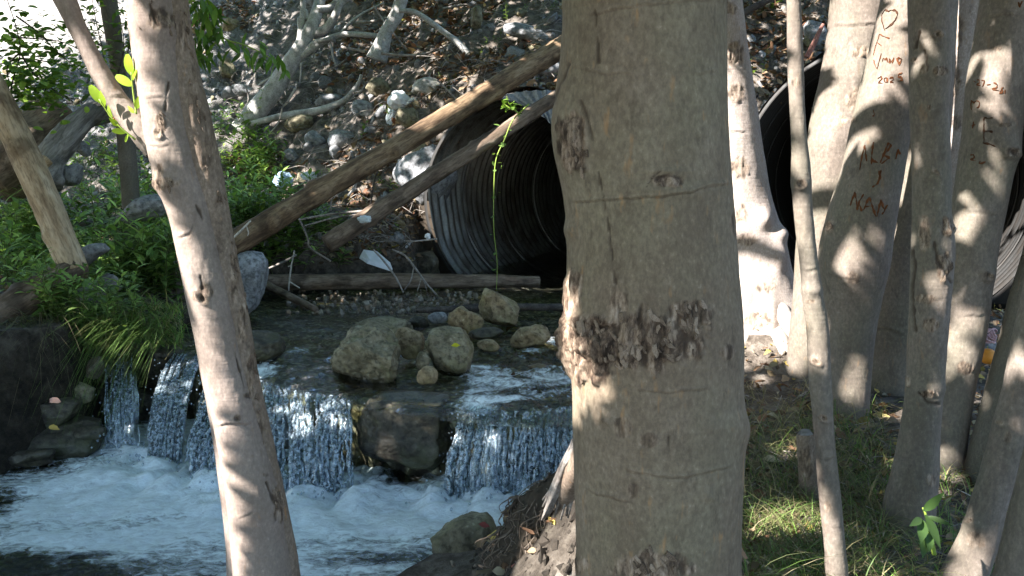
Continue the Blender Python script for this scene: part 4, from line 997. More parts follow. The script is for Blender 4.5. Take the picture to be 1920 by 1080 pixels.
carve(std['obj'], lkd, [[(1622, 272), (1617, 290), (1612, 318)], [(1622, 276), (1625, 302)], [(1638, 266), (1635, 285), (1634, 308)], [(1634, 296), (1638, 302), (1646, 305)],
     [(1666, 267), (1660, 282), (1650, 306)], [(1666, 268), (1671, 272), (1665, 282), (1656, 290), (1668, 296), (1652, 307)], [(1684, 280), (1689, 292), (1690, 312)], [(1684, 280), (1679, 298)],
     [(1648, 320), (1650, 333)], [(1652, 319), (1650, 333), (1645, 345), (1635, 351)],
     [(1603, 360), (1598, 374), (1594, 386)], [(1603, 360), (1606, 378), (1608, 394)], [(1619, 364), (1611, 378), (1608, 390)], [(1610, 380), (1616, 396)], [(1630, 370), (1624, 382), (1619, 394)], [(1630, 370), (1636, 388), (1642, 406)], [(1622, 388), (1634, 386)],
     [(1652, 374), (1648, 390), (1644, 406)], [(1652, 376), (1657, 392)], [(1664, 384), (1657, 396), (1654, 402)], [(1671, 386), (1674, 400)], [(1674, 384), (1672, 400)]], 1.9, M['carve'])
lkh = surf_lookup(sth)
carve(sth['obj'], lkh, [[(1826, 152), (1829, 154)], [(1832, 150), (1837, 150), (1837, 155), (1831, 160), (1838, 160)], [(1841, 150), (1847, 152), (1842, 163)], [(1850, 159), (1857, 158)], [(1863, 155), (1870, 158), (1869, 164), (1860, 167), (1873, 170)], [(1881, 164), (1876, 168), (1875, 175), (1880, 174), (1879, 168)], [(1884, 168), (1884, 176)],
     [(1822, 188), (1821, 196), (1822, 206)], [(1822, 188), (1826, 193), (1831, 189)], [(1831, 189), (1838, 191), (1836, 200), (1832, 203)], [(1822, 236), (1829, 233)], [(1826, 228), (1824, 241)],
     [(1820, 291), (1826, 289), (1827, 296), (1819, 299), (1830, 301)], [(1838, 302), (1835, 307), (1842, 306), (1848, 303)]], 1.5, M['carve'])
carve(sth['obj'], lkh, [[(1845, 219), (1845, 240), (1845, 269)], [(1845, 220), (1852, 222), (1861, 221)], [(1846, 246), (1855, 246), (1862, 248)], [(1843, 268), (1855, 270), (1866, 275)]], 1.7, M['carve_dark'])
lkt = surf_lookup(sth); carve(sth['obj'], lkt, [[(1909, 4), (1912, 14)], [(1916, 2), (1912, 14)]], 1.5, M['carve'])

# ------------------------------------------------------------------ rocks
def rock(label, px, py, w, h, Y, mat, seed, sub=5, wl=None, depth=1.0, tilt=0.0, cuts=9, rough=.10, flat=.72, name='rock', group=None, box=0.0):
    "a stone that spans w x h pixels of the photograph, Y metres away"
    c = at(px, py, Y); wd = ((c - CAM) @ FWD) / F
    sx, sz = w * 0.5 * wd, h * 0.5 * wd
    V, Fc = rockverts(seed, sub, (sx, (sx + sz) * 0.5 * depth, sz), cuts, rough, flat, box)
    if tilt:
        ct, s_ = math.cos(tilt), math.sin(tilt); x = V[:, 0] * ct - V[:, 2] * s_; V[:, 2] = V[:, 0] * s_ + V[:, 2] * ct; V[:, 0] = x
    a = np.zeros(len(V))
    if wl is not None: a = S((wl + 0.055 - (V[:, 2] + c[2])) / 0.06 + 0.25 * fbm(V * 14, 3, seed))
    loc = c - np.array((0, 0, sz))
    V = V + np.array((0, 0, sz))
    me = mesh_np(name, V, Fc, True, {'a': a})
    o = obj(name, me, M[mat], None, loc)
    return tag(o, label, 'rock', group)
def onwater(px, py): return float(onz(px, py, ZU)[1])
G1 = 'boulders standing in the upper stream'
rock('largest olive boulder in the stream, below the small stone pile', 698, 672, 170, 138, onwater(700, 722) + .25, 'rock_olive', 203, 6, ZU, .9, cuts=15, flat=.60, box=.15, rough=.20, group=G1)
rock('flat rock ledge behind the largest stream boulder', 708, 622, 130, 56, onwater(708, 650) + .5, 'rock_olive', 102, 5, ZU, 1.0, cuts=10, flat=.6, group=G1)
rock('smooth pale stone leaning on the largest boulder', 764, 642, 68, 58, onwater(760, 690) + .15, 'rock_tan', 103, 6, None, .8, -.5, cuts=9, flat=.72, box=.3, group=G1)
rock('brown boulder carrying a yellow leaf', 843, 658, 92, 98, onwater(845, 702) + .15, 'rock_olive', 104, 6, ZU, .9, .1, cuts=10, flat=.70, box=.4, rough=.10, group=G1)
rock('squarish olive stone between the leaf boulder and the pointed stone', 873, 602, 68, 60, onwater(875, 640) + .25, 'rock_tan', 105, 6, None, .9, -.35, cuts=12, flat=.6, box=.6, group=G1)
rock('pointed pale stone, highest of the stream pile', 934, 580, 80, 74, onwater(935, 622) + .15, 'rock_tan', 106, 6, ZU, .9, -.12, cuts=12, flat=.56, box=.6, group=G1)
rock('wide rounded stone at the right end of the stream pile', 996, 634, 80, 50, onwater(996, 660) + .15, 'rock_tan', 107, 6, ZU, .9, cuts=10, flat=.66, box=.2, group=G1)
rock('small ochre stone wedged between the leaf boulder and rounded stone', 916, 648, 44, 24, onwater(916, 662), 'rock_tan', 108, 4, ZU, group=G1)
rock('narrow stone squeezed under the smooth pale stone', 793, 680, 28, 44, onwater(793, 704), 'rock_olive', 109, 4, ZU, .8, group=G1)
rock('brown flat stone at the foot of the narrow stone', 800, 706, 42, 40, onwater(790, 722) - .05, 'rock_tan', 110, 4, ZU, group=G1)
rock('pale grey cobble on the driftwood behind the leaf boulder', 822, 596, 40, 24, onwater(822, 622) + .3, 'rock_grey', 111, 4, None, group=G1)
rock('dark cobble beside the pale grey cobble', 786, 606, 40, 30, onwater(790, 622) + .3, 'rock_dark', 112, 4, None, group=G1)
rock('low wet stone under the pointed pale stone', 912, 626, 70, 26, onwater(912, 640), 'rock_dark', 113, 4, ZU, group=G1)
rock('mossy wet boulder in the current beside the leaning pale trunk', 492, 652, 96, 66, onwater(490, 684) + .15, 'rock_dark', 114, 6, ZU, .9, cuts=7, group=G1)
rock('submerged pale stone near the lip of the ragged fall', 770, 750, 160, 30, onwater(770, 752) + .12, 'rock_olive', 115, 5, ZU + .03, 1.0, cuts=6, flat=.5, group=G1)
rock('low pale stone awash in the rapid water', 1008, 688, 38, 12, onwater(1008, 690), 'rock_tan', 116, 4, ZU, group=G1)
rock('large bluish grey boulder behind the leaning pale trunk', 460, 534, 84, 128, 7.7, 'rock_grey', 118, 6, None, .95, cuts=7, flat=.80, box=.15, rough=.08)
# ledge that carries the falls
G2 = 'rocks of the waterfall ledge'
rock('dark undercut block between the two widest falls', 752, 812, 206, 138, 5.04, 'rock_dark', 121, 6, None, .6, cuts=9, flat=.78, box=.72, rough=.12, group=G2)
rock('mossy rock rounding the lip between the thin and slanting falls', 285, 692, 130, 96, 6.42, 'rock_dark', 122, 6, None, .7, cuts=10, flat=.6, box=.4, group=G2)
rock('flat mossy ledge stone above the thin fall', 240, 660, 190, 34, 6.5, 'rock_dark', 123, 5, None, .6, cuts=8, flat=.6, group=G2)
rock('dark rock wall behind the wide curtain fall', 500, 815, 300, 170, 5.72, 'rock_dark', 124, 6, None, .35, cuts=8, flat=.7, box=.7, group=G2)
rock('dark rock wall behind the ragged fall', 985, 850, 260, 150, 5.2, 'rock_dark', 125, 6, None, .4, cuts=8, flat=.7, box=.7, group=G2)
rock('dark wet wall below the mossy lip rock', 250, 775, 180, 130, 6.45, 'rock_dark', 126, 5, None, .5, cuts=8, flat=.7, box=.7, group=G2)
# left shore
G3 = 'wet stones on the shadowed left shore'
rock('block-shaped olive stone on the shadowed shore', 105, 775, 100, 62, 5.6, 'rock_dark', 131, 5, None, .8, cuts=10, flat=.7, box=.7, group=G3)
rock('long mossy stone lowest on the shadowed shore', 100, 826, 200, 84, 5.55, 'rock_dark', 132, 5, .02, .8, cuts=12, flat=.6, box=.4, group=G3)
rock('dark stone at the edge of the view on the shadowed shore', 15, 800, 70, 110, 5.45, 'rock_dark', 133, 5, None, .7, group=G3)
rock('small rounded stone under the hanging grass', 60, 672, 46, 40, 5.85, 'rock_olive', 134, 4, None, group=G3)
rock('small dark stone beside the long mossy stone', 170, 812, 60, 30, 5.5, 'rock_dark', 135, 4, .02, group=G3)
rock('grey slab half buried in the herbs behind the pale trunk', 265, 395, 110, 50, 7.6, 'rock_grey', 136, 5, None, .8, .35, cuts=10, flat=.6)
rock('flat grey stone low among the left herbs', 160, 478, 90, 40, 6.7, 'rock_grey', 137, 4, None, .8, .3)
rock('square grey stone beside the weathered driftwood', 132, 328, 52, 46, 8.3, 'rock_grey', 138, 4, None, cuts=12, flat=.6)
rock('round grey stone under the weathered driftwood', 152, 278, 30, 34, 8.6, 'rock_grey', 139, 4, None)
rock('brown stone at the foot of the left culvert rim', 800, 498, 62, 56, 10.5, 'rock_dark', 140, 5, None, .8, .2, cuts=12, flat=.55, box=.3)
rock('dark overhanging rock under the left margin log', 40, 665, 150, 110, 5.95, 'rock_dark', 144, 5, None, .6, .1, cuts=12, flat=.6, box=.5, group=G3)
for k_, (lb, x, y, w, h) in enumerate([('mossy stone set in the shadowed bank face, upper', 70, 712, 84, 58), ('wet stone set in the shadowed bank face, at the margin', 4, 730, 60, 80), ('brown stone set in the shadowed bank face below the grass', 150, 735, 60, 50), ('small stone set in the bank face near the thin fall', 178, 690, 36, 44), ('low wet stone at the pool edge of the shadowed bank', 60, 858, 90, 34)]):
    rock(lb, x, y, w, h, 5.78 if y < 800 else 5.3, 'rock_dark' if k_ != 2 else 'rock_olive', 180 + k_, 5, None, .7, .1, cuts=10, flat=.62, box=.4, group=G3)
# right bank foreground
rock('olive boulder on the pool edge, lower centre of the view', 874, 1028, 150, 120, 3.72, 'rock_olive', 141, 6, .03, .9, .32, cuts=14, flat=.58, box=.35)
rock('low wet rock in the pool in front of the olive boulder', 850, 1076, 130, 36, 3.6, 'rock_dark', 142, 5, .03, .8)
rock('small dark stone among the roots of the cut bank', 965, 1050, 110, 130, 3.45, 'rock_dark', 143, 5, None, .6, .3)
# notable stones of the slope
G4 = 'stones lying on the rubble slope'
NOT = [('white faced stone on the slope just beside the plastic bag', 800, 163, 62, 36, 'rock_white'), ('olive block under the plastic bag', 765, 222, 54, 44, 'rock_olive'), ('brown block above the plastic bag', 708, 166, 46, 44, 'rock_olive'),
       ('dark hollow-sided stone beneath the bare branches', 615, 190, 52, 32, 'rock_grey'), ('rounded grey stone between pale branch and plastic bag', 678, 205, 44, 36, 'rock_grey'), ('grey boulder half way up beside the green spray', 428, 130, 36, 46, 'rock_olive'),
       ('tan block high on the bank near the sunlit ground', 432, 48, 36, 28, 'rock_tan'), ('large leaning grey slab beside the culvert mouth', 800, 330, 130, 130, 'rock_grey'), ('long grey stone high above the culvert', 985, 62, 90, 34, 'rock_grey'),
       ('upright mossy stone high on the litter slope', 893, 36, 24, 50, 'rock_olive'), ('grey stone over the crown of the culvert', 1030, 130, 60, 30, 'rock_grey'), ('blue-grey stone below the fallen curved branch', 640, 262, 60, 40, 'rock_grey'),
       ('angular stone under the middle of the upper log', 590, 262, 44, 36, 'rock_grey'), ('pale stone left of the bare tree foot', 455, 170, 50, 26, 'rock_grey'), ('grey stone high between the trunks above the second culvert', 1530, 62, 56, 60, 'rock_grey'),
       ('mossy stone beneath the bare tree foot', 560, 232, 60, 34, 'rock_olive'), ('grey stone just above the white wrapper', 545, 292, 34, 28, 'rock_grey')]
for k, (lb, x, y, w, h, mt) in enumerate(NOT):
    g_ = gc(x, y + h * .35); rock(lb, x, y, w, h, g_[1] + .02, mt, 150 + k, 4, None, .8, random.Random(k).uniform(-.3, .3), 10, .12, .65, group=G4)
# the countless rest: 200 bigger ones as things, grit as one mass
rng = np.random.RandomState(77)
protos = {}
for mt in ('rock_grey', 'rock_olive', 'rock_tan'):
    for k in range(5):
        V, Fc = rockverts(300 + k * 3 + len(mt), 3, (1, .85, .75), 14, .14, .48, .35)
        me = mesh_np('slope_stone', V, Fc, True, {'a': np.zeros(len(V))}); me.materials.append(M[mt]); protos[(mt, k)] = me
n = 0
while n < 230:
    x, y = rng.uniform(380, 1060), rng.uniform(0, 470)
    if rng.rand() < 0.18: x, y = rng.uniform(0, 300), rng.uniform(60, 330)
    if rng.rand() < 0.08: x, y = rng.uniform(1390, 1700), rng.uniform(0, 140)
    p_ = gc(x, y)
    if p_[1] > 22 or p_[2] < 0.62: continue
    e1, l1 = elat(p_[0], p_[1], M1)
    if mouth(p_[0], p_[1]): continue
    s = rng.choice((.05, .07, .09, .13, .18), p=(.3, .28, .22, .14, .06)) * rng.uniform(.8, 1.2)
    mt = rng.choice(('rock_grey', 'rock_olive', 'rock_tan'), p=(.62, .25, .13))
    o = bpy.data.objects.new('slope_stone', protos[(mt, rng.randint(5))])
    o.location = (p_[0], p_[1], terrf(p_[0], p_[1]) + s * .22); o.scale = (s * rng.uniform(.7, 1.2), s * rng.uniform(.7, 1.2), s * rng.uniform(.6, 1))
    o.rotation_euler = tuple(rng.uniform(-3, 3, 3)); link(o)
    zone = ('in the hollow behind the shrub, top left' if x < 350 else 'above the second culvert mouth' if x > 1300 else 'left of the bare pale tree' if x < 480 and y < 260 else 'around the bare pale tree' if x < 660 and y < 260 else 'in the leaf litter above the upper log' if y < 260 and x > 820 else 'near the plastic bag' if y < 260 else 'between herbs and the upper log' if x < 620 else 'between the two leaning logs')
    size = 'small' if s < .062 else 'middling' if s < .11 else 'big'
    tag(o, '%s %s stone lying %s' % (size, {'rock_grey': 'grey', 'rock_olive': 'olive brown', 'rock_tan': 'tan'}[mt], zone), 'stone', 'loose stones of the rubble slope'); n += 1
def scatter(n, box, zmin=.6, seed=1, emin=None):
    "points on the terrain inside a pixel box"
    rng = np.random.RandomState(seed); out = []
    # sample the ground plan rather than the picture so that cover is even on the ground
    while len(out) < n:
        m = n * 3
        x = rng.uniform(box[0], box[1], m); y = rng.uniform(box[2], box[3], m); z = terrf(x, y)
        P = xyz(x, y, z); pj = proj(P)
        k = (pj[:, 0] > -80) & (pj[:, 0] < 2000) & (pj[:, 1] > -60) & (pj[:, 1] < 1130) & (pj[:, 2] > 0) & (z > zmin)
        k &= ~mouth(x, y)
        if emin is not None: k &= elat(x, y, M1)[0] > emin
        out += list(P[k])
    return np.array(out[:n])
def pebbles(name, pts, smin, smax, seed, cols, label, cat):
    rng = np.random.RandomState(seed); mb = MB(); base = [rockverts(500 + k, 1, (1, .8, .55), 6, .25, .5, .4) for k in range(10)]
    for p_ in pts:
        V, Fc = base[rng.randint(10)]; s = smin * (smax / smin) ** (rng.rand() ** 2.2)
        a, b = rng.uniform(0, 6.3), rng.uniform(0, 6.3)
        Vr = rotz(V, a)[:, [0, 2, 1]]; Vr = rotz(Vr, b)
        c = np.array(cols[rng.randint(len(cols))]) * rng.uniform(.6, 1.3)
        mb.add(Vr * s + p_ + np.array((0, 0, s * .25)), Fc, c)
    o = obj(name, mb.mesh(name, smooth=False), M['gravel']); return tag(o, label, cat, kind='stuff')
GP = scatter(9000, (-8.5, 5.5, 9.0, 18.5), .7, 5, -.9)
GP = GP[(fbm(GP * 1.1, 3, 15) > -.12 + .35 * S((GP[:, 0] + 5.2) / 2))]
GREY = [(0.25, 0.253, 0.26), (0.19, 0.192, 0.195), (0.33, 0.332, 0.34), (0.12, 0.115, 0.11), (0.22, 0.20, 0.17), (0.40, 0.40, 0.405)]
pebbles('gravel', GP, .014, .085, 6, GREY, 'grey gravel and rubble strewn over the embankment slope', 'gravel')
pebbles('gravel', scatter(900, (-.3, 4.5, 2.7, 7.0), .15, 7), .006, .03, 8, [(0.20, 0.17, 0.13), (0.12, 0.10, 0.075), (0.27, 0.23, 0.18)], 'fine gravel and clods on the right bank', 'gravel')
def bedstones():
    rng = np.random.RandomState(9); pts = []
    while len(pts) < 1500:
        x = rng.uniform(-3, 1.5); y = rng.uniform(4.7, 10)
        if sdpoly(np.array(x), np.array(y), UPP) < -.02: pts.append((x, y, terrf(x, y) - .012))
    while len(pts) < 2300:
        x = rng.uniform(-4, 0); y = rng.uniform(3.2, 5.6)
        if sdpoly(np.array(x), np.array(y), LOP) < -.02: pts.append((x, y, terrf(x, y)))
    return np.array(pts)
pebbles('pebbles', bedstones(), .012, .05, 10, [(0.22, 0.19, 0.10), (0.15, 0.13, 0.065), (0.30, 0.27, 0.17), (0.11, 0.10, 0.06), (0.26, 0.20, 0.11)], 'yellowish pebbles on the stream bed', 'pebbles')
# heap of silt and cobbles upstream of the boulders and in the culvert
pebbles('gravel', np.array([(lambda q: q + np.array((0, 0, -.01)))(onz(x, y, ZU)) for x, y in zip(np.random.RandomState(3).uniform(540, 900, 420), np.random.RandomState(4).uniform(545, 588, 420))]), .012, .05, 11, [(0.24, 0.21, 0.15), (0.33, 0.29, 0.23), (0.18, 0.155, 0.11), (0.30, 0.22, 0.15)], 'wet gravel bar between driftwood and boulders', 'gravel')

# ------------------------------------------------------------------ logs and dead wood
def log(name, label, pts, rad, mat, cat='log', na=28, nl=90, jitter=.10, seed=0, group=None, knots=5):
    P = np.array(pts, float); d = P[-1] - P[0]; L = np.linalg.norm(d); ex = d / L
    ey = np.cross((0, 0, 1.0), ex); ey /= np.linalg.norm(ey); ez = np.cross(ex, ey)
    Rm = np.stack((ex, ey, ez), 1); loc = (P - P[0]) @ Rm
    V, Fs = tube(loc, rad, na, nl, 0, seed)
    C = np.stack([np.interp(V[:, 0], loc[:, 0], loc[:, k]) for k in range(3)], 1); D = V - C; D[:, 0] = 0
    rm = float(np.mean(rad)); nrm = D / (np.linalg.norm(D, axis=1)[:, None] + 1e-9)
    q = V * np.array((.35, 1, 1))
    dsp = jitter * rm * (fbm(q / (rm * 1.2), 3, seed) + .6 * fbm(q / (rm * .35), 3, seed + 4)) - .09 * rm * S((ridge(V * np.array((.8, 9, 9)) / (rm * 6), 3, seed + 6) - .55) / .2)
    rng = np.random.RandomState(seed)
    for k in range(knots):
        x = rng.uniform(.05, .95) * L; a = rng.uniform(0, 6.3); c = np.array((x, math.cos(a) * rm, math.sin(a) * rm))
        dsp = dsp + .28 * rm * np.exp(-((V - c) ** 2).sum(1) / (rm * .45) ** 2)
    V = V + nrm * dsp[:, None]
    o = obj(name, mesh_np(name, V, Fs, True), M[mat])
    o.matrix_world = Matrix(((*Rm[0], P[0][0]), (*Rm[1], P[0][1]), (*Rm[2], P[0][2]), (0, 0, 0, 1)))
    return tag(o, label, cat, group)
pw = lambda px, Y: px * Y / F
a, b = at(428, 462, 7.75), at(1060, 84, 9.9); c = b + (b - a) / np.linalg.norm(b - a) * 1.6
m_ = a + (b - a) * .5 + np.array((0, 0, -.015))
log('fallen_log', 'long peeled log leaning across the culvert crown, upper of two', [a, a + (b - a) * .25, m_, b, c], [pw(24, 7.7), pw(23, 8.1), pw(20, 8.7), pw(20, 9.8), pw(20, 10)], 'log_peeled', seed=3, nl=160, knots=9)
a, b = at(612, 458, 8.5), at(1040, 184, 9.55); c = b + (b - a) / np.linalg.norm(b - a) * 1.2
log('fallen_log', 'thinner brown log leaning across the culvert mouth, lower of two', [a, a + (b - a) * .3, a + (b - a) * .65, b, c], [pw(18, 8.5), pw(17, 8.8), pw(14, 9.2), pw(13, 9.6), pw(12, 10)], 'log_brown', seed=5, nl=140, knots=7)
a, b = at(494, 530, 9.05), at(1010, 528, 9.95)
log('fallen_log', 'straight log lying level along the water edge before the culvert', [a, a + (b - a) * .5 + np.array((0, 0, .01)), b], [pw(16, 9.1), pw(15, 9.4), pw(11, 10)], 'log_brown', seed=6, nl=120)
a, b = at(502, 536, 8.7), at(592, 580, 8.0)
log('fallen_log', 'short mossy stick dipping into the water by the grey boulder', [a, b], [pw(9, 8.5), pw(6, 8)], 'log_brown', na=14, nl=30, seed=7)
a, b = at(-40, 110, 6.7), at(140, 510, 6.3)
log('fallen_log', 'peeled tan log standing aslant in the left herbs', [a, (a + b) / 2 + np.array((.02, 0, 0)), b], [pw(24, 6.5), pw(27, 6.5), pw(27, 6.3)], 'wood_tan', seed=8, nl=90, knots=4)
a, b = at(-60, 628, 5.75), at(150, 498, 6.35)
log('fallen_log', 'smooth grey-brown log lying low at the left margin', [a, (a + b) / 2, b], [pw(36, 5.7), pw(31, 5.9), pw(27, 6.2)], 'bark_log', seed=9, nl=70, jitter=.05, knots=2) if 'bark_log' in M else log('fallen_log', 'smooth grey-brown log lying low at the left margin', [a, (a + b) / 2, b], [pw(36, 5.7), pw(31, 5.9), pw(27, 6.2)], 'log_brown', seed=9, nl=70, jitter=.05, knots=2)
a, b = at(120, 590, 6.2), at(212, 528, 6.6)
log('fallen_log', 'weathered split beam sunk in grass above the thin fall', [a, (a + b) / 2, b], [pw(26, 6.2), pw(25, 6.4), pw(20, 6.6)], 'wood_grey', seed=10, nl=40, jitter=.2, knots=0)
a, b, c = at(84, 350, 8.0), at(120, 262, 8.3), at(200, 205, 8.8)
log('driftwood', 'twisted weathered grey driftwood limb in the left hollow', [a, (a + b) / 2 + np.array((-.05, 0, .03)), b, (b + c) / 2 + np.array((0, 0, .06)), c, c + (c - b)], [pw(30, 8), pw(27, 8), pw(24, 8.3), pw(22, 8.5), pw(24, 8.8), pw(20, 9)], 'wood_grey', 'driftwood', seed=11, jitter=.22)
a, b = at(-30, 330, 8.6), at(120, 215, 9.2)
log('driftwood', 'big dark rotten log lying behind the twisted driftwood', [a, (a + b) / 2, b], [pw(62, 8.6), pw(66, 9), pw(44, 9.2)], 'log_brown', 'log', seed=12, jitter=.14)
a, b = at(60, 325, 7.9), at(90, 300, 8.0)
log('driftwood', 'pale splintered piece of wood under the twisted driftwood', [a, b], [pw(9, 8), pw(12, 8)], 'wood_tan', 'driftwood', na=12, nl=20, seed=13, jitter=.3)
a, b = at(780, 582, 7.6), at(1062, 576, 7.9)
log('driftwood', 'black soaked branch lodged behind the stream stones', [a, (a + b) / 2 + np.array((0, 0, .01)), b], [pw(5, 7.6), pw(8, 7.7), pw(7, 7.9)], 'twig_dark', 'driftwood', na=12, nl=50, seed=14)

# ------------------------------------------------------------------ bare branches and twigs
def branchy(name, label, cat, Y, lines, mat, group=None, lift=0.0):
    "one dead branch: the first polyline is the main stem, the others its side branches; points are (px, py, r_px[, dY])"
    def W_(pl): return [at(q[0], q[1], Y + (q[3] if len(q) > 3 else 0)) for q in pl], [q[2] * (Y / F) for q in pl]
    P0, r0 = W_(lines[0]); root = thing(name, label, cat, min(P0, key=lambda q: q[2]), group)
    for k, pl in enumerate(lines):
        P, r = W_(pl)
        if name == 'twig' and len(lines) > 1: r = [q * .55 for q in r]
        part('stem' if k == 0 else 'side_branch', *tube(P, r, 10 if r[0] > .01 else 7, max(8, len(P) * 7), jitter=.10, seed=k), M[mat], root)
    return root
def sy(px, py, off=.15): return float(gc(px, py)[1]) - off
Yb = sy(470, 225)
branchy('bare_tree', 'pale leafless young tree leaning up the rubble slope', 'tree', Yb, [[(455, 245, 24), (476, 215, 21), (510, 172, 18), (540, 125, 16), (568, 82, 14), (588, 40, 12), (600, 0, 10, .2), (606, -40, 9, .4)],
    [(588, 62, 9), (610, 55, 8, -.05), (628, 30, 7, -.1), (640, 5, 6, -.1), (672, -14, 5, -.1)], [(562, 88, 7), (565, 50, 6), (568, 20, 5), (566, -20, 5)], [(596, 18, 7), (618, 14, 6, .1), (640, -8, 5, .1)],
    [(556, 112, 7), (600, 82, 6, -.1), (640, 65, 5, -.15), (690, 66, 5, -.2), (720, 70, 4, -.2)], [(572, 100, 5), (590, 80, 5, -.1), (625, 72, 4, -.2)], [(576, 36, 5), (572, 20, 4), (560, 12, 3)], [(562, 34, 5), (563, 60, 5), (565, 100, 6)]], 'branch_pale')
Yb = sy(750, 110)
branchy('dead_branch', 'thick stubby grey branch standing on the slope above the bag', 'branch', Yb, [[(706, 112, 20), (716, 84, 15), (724, 60, 12), (742, 30, 12), (756, -10, 11)], [(724, 62, 8), (735, 55, 5, -.05)]], 'branch_pale')
branchy('dead_branch', 'long curved grey branch arching over the leaf litter', 'branch', sy(860, 80), [[(748, 20, 4), (775, 22, 5), (800, 36, 5), (830, 58, 5), (858, 80, 6), (876, 100, 6), (882, 118, 6), (878, 134, 5), (868, 142, 4)]], 'branch_pale')
branchy('dead_branch', 'grey branch sweeping in a shallow curve under the bare tree', 'branch', sy(570, 215), [[(470, 232, 5), (530, 218, 7), (575, 212, 8), (610, 204, 7), (645, 188, 5), (670, 160, 4), (678, 140, 3)], [(660, 172, 3), (676, 172, 2.4), (684, 160, 2)]], 'branch_pale')
rng = np.random.RandomState(31)
TW = [([(668, 42, 4), (700, 40, 4), (740, 30, 4), (790, 20, 3)], 'twig', 'level grey twig above the stubby grey branch'), ([(640, 60, 4), (660, 40, 4), (680, 25, 3), (720, 5, 3)], 'branch_pale', 'forked pale twig right of the bare tree'),
      ([(715, 100, 4), (760, 104, 4), (800, 100, 3), (850, 82, 3)], 'twig', 'thin twig crossing below the arching branch'), ([(640, 88, 4), (690, 98, 4), (740, 108, 3), (780, 118, 3)], 'twig', 'thin twig running down from the bare tree side branch'),
      ([(700, 10, 3), (720, 40, 3), (760, 90, 3), (780, 112, 2)], 'twig', 'straight twig slanting past the stubby grey branch'), ([(620, 82, 3), (626, 110, 3), (640, 148, 2)], 'branch_pale', 'short hanging twig under the bare tree side branch'),
      ([(566, 110, 3), (564, 140, 3), (562, 165, 2)], 'branch_pale', 'short vertical twig against the bare tree stem'), ([(790, 25, 3), (790, 60, 2.4), (786, 90, 2)], 'twig', 'upright thin twig near the arching branch'),
      ([(820, 150, 2.5), (840, 170, 3), (855, 185, 2.4)], 'twig', 'short twig beside the white faced stone'), ([(650, 110, 2.5), (630, 125, 2.5), (600, 135, 2)], 'twig', 'short twig behind the bare tree'),
      ([(530, 200, 3), (540, 190, 3.4), (553, 165, 3.4)], 'twig_white', 'broken white twig in front of the bare tree foot'), ([(500, 170, 3), (515, 178, 3), (530, 196, 3)], 'twig_white', 'white twig prong beside the broken white twig'),
      ([(484, 160, 3), (500, 150, 3), (514, 142, 3)], 'twig_white', 'short pale stick left of the bare tree'), ([(530, 200, 2.4), (522, 230, 2.4), (505, 250, 3), (480, 268, 3)], 'twig', 'thin bent twig below the broken white twig'),
      ([(462, 165, 2.4), (466, 185, 2.4), (460, 208, 2.4)], 'twig', 'small crooked twig by the bare tree foot'), ([(830, 16, 3), (850, 12, 3.4), (880, 8, 3)], 'twig', 'level twig above the arching branch'),
      ([(690, 80, 2.5), (705, 60, 2.5), (730, 44, 2)], 'twig', 'thin twig leaning on the stubby grey branch'), ([(565, 345, 2.5), (640, 318, 3), (700, 300, 2)], 'twig', 'thin twig above the upper log'),
      ([(560, 412, 3), (620, 402, 4), (680, 396, 4), (720, 394, 3)], 'twig', 'grey branch lying between the two leaning logs'), ([(570, 424, 2.5), (620, 410, 3), (670, 402, 2.5)], 'twig', 'thinner branch under the grey one between the logs'),
      ([(652, 368, 4), (664, 352, 4), (672, 332, 3)], 'branch_pale', 'short pale stick standing between the two logs'), ([(694, 390, 3), (700, 350, 2.6), (710, 312, 2.4)], 'twig_dark', 'dark thin stem standing between the two logs'),
      ([(620, 395, 2.4), (622, 375, 2.4), (632, 365, 2)], 'twig', 'small bent twig left of the pale stick'), ([(498, 506, 3), (530, 492, 4), (556, 478, 3)], 'twig', 'twig leaning from the bluish boulder toward the logs'),
      ([(556, 402, 3), (568, 425, 3), (578, 450, 3), (582, 465, 3), (620, 490, 3)], 'twig', 'crooked stick hanging below the upper log'), ([(700, 468, 2.6), (720, 490, 3), (742, 520, 3), (756, 548, 2.6)], 'twig', 'bent stick in front of the foam lid'),
      ([(820, 448, 3), (780, 452, 2.6), (760, 452, 2)], 'twig', 'level twig under the litter beside the culvert')]
for pl, mt, lb in TW:
    x, y = pl[len(pl) // 2][:2]; Yt = sy(x, y, .22) if y < 330 else 8.7
    branchy('twig', lb, 'twig', Yt, [[(q[0], q[1], q[2] * .62) for q in pl]], mt, 'twigs and sticks on the slope')
branchy('twig', 'forked dry twig reaching to the water before the culvert', 'twig', 9.0, [[(735, 468, 3), (760, 480, 4), (780, 505, 4), (800, 532, 3.4), (818, 552, 3)], [(776, 500, 2.4), (770, 526, 2.4), (758, 544, 2)], [(786, 514, 2), (796, 530, 2), (800, 545, 1.6)], [(790, 520, 2), (786, 535, 2), (782, 546, 1.6)]], 'twig', 'twigs and sticks on the slope')
branchy('twig', 'white forked twig stuck up before the level log', 'twig', 8.6, [[(552, 470, 2.6), (546, 500, 3), (542, 530, 3), (541, 545, 2)], [(545, 498, 2.2), (540, 500, 2)], [(543, 528, 2), (552, 534, 2.4), (562, 540, 2)]], 'twig_white', 'twigs and sticks on the slope')
branchy('twig', 'splintered pale stick at the foot of the upper log', 'twig', 7.3, [[(428, 455, 3), (448, 436, 4), (470, 414, 3)], [(462, 424, 2), (466, 436, 2), (464, 442, 1.6)]], 'twig_white', 'twigs and sticks on the slope')
branchy('twig', 'slanting branch leaning on the slope above the second culvert', 'twig', 8.2, [[(1385, 30, 6), (1405, 18, 6), (1440, 0, 6), (1460, -12, 5)]], 'twig_dark', 'twigs and sticks on the slope')
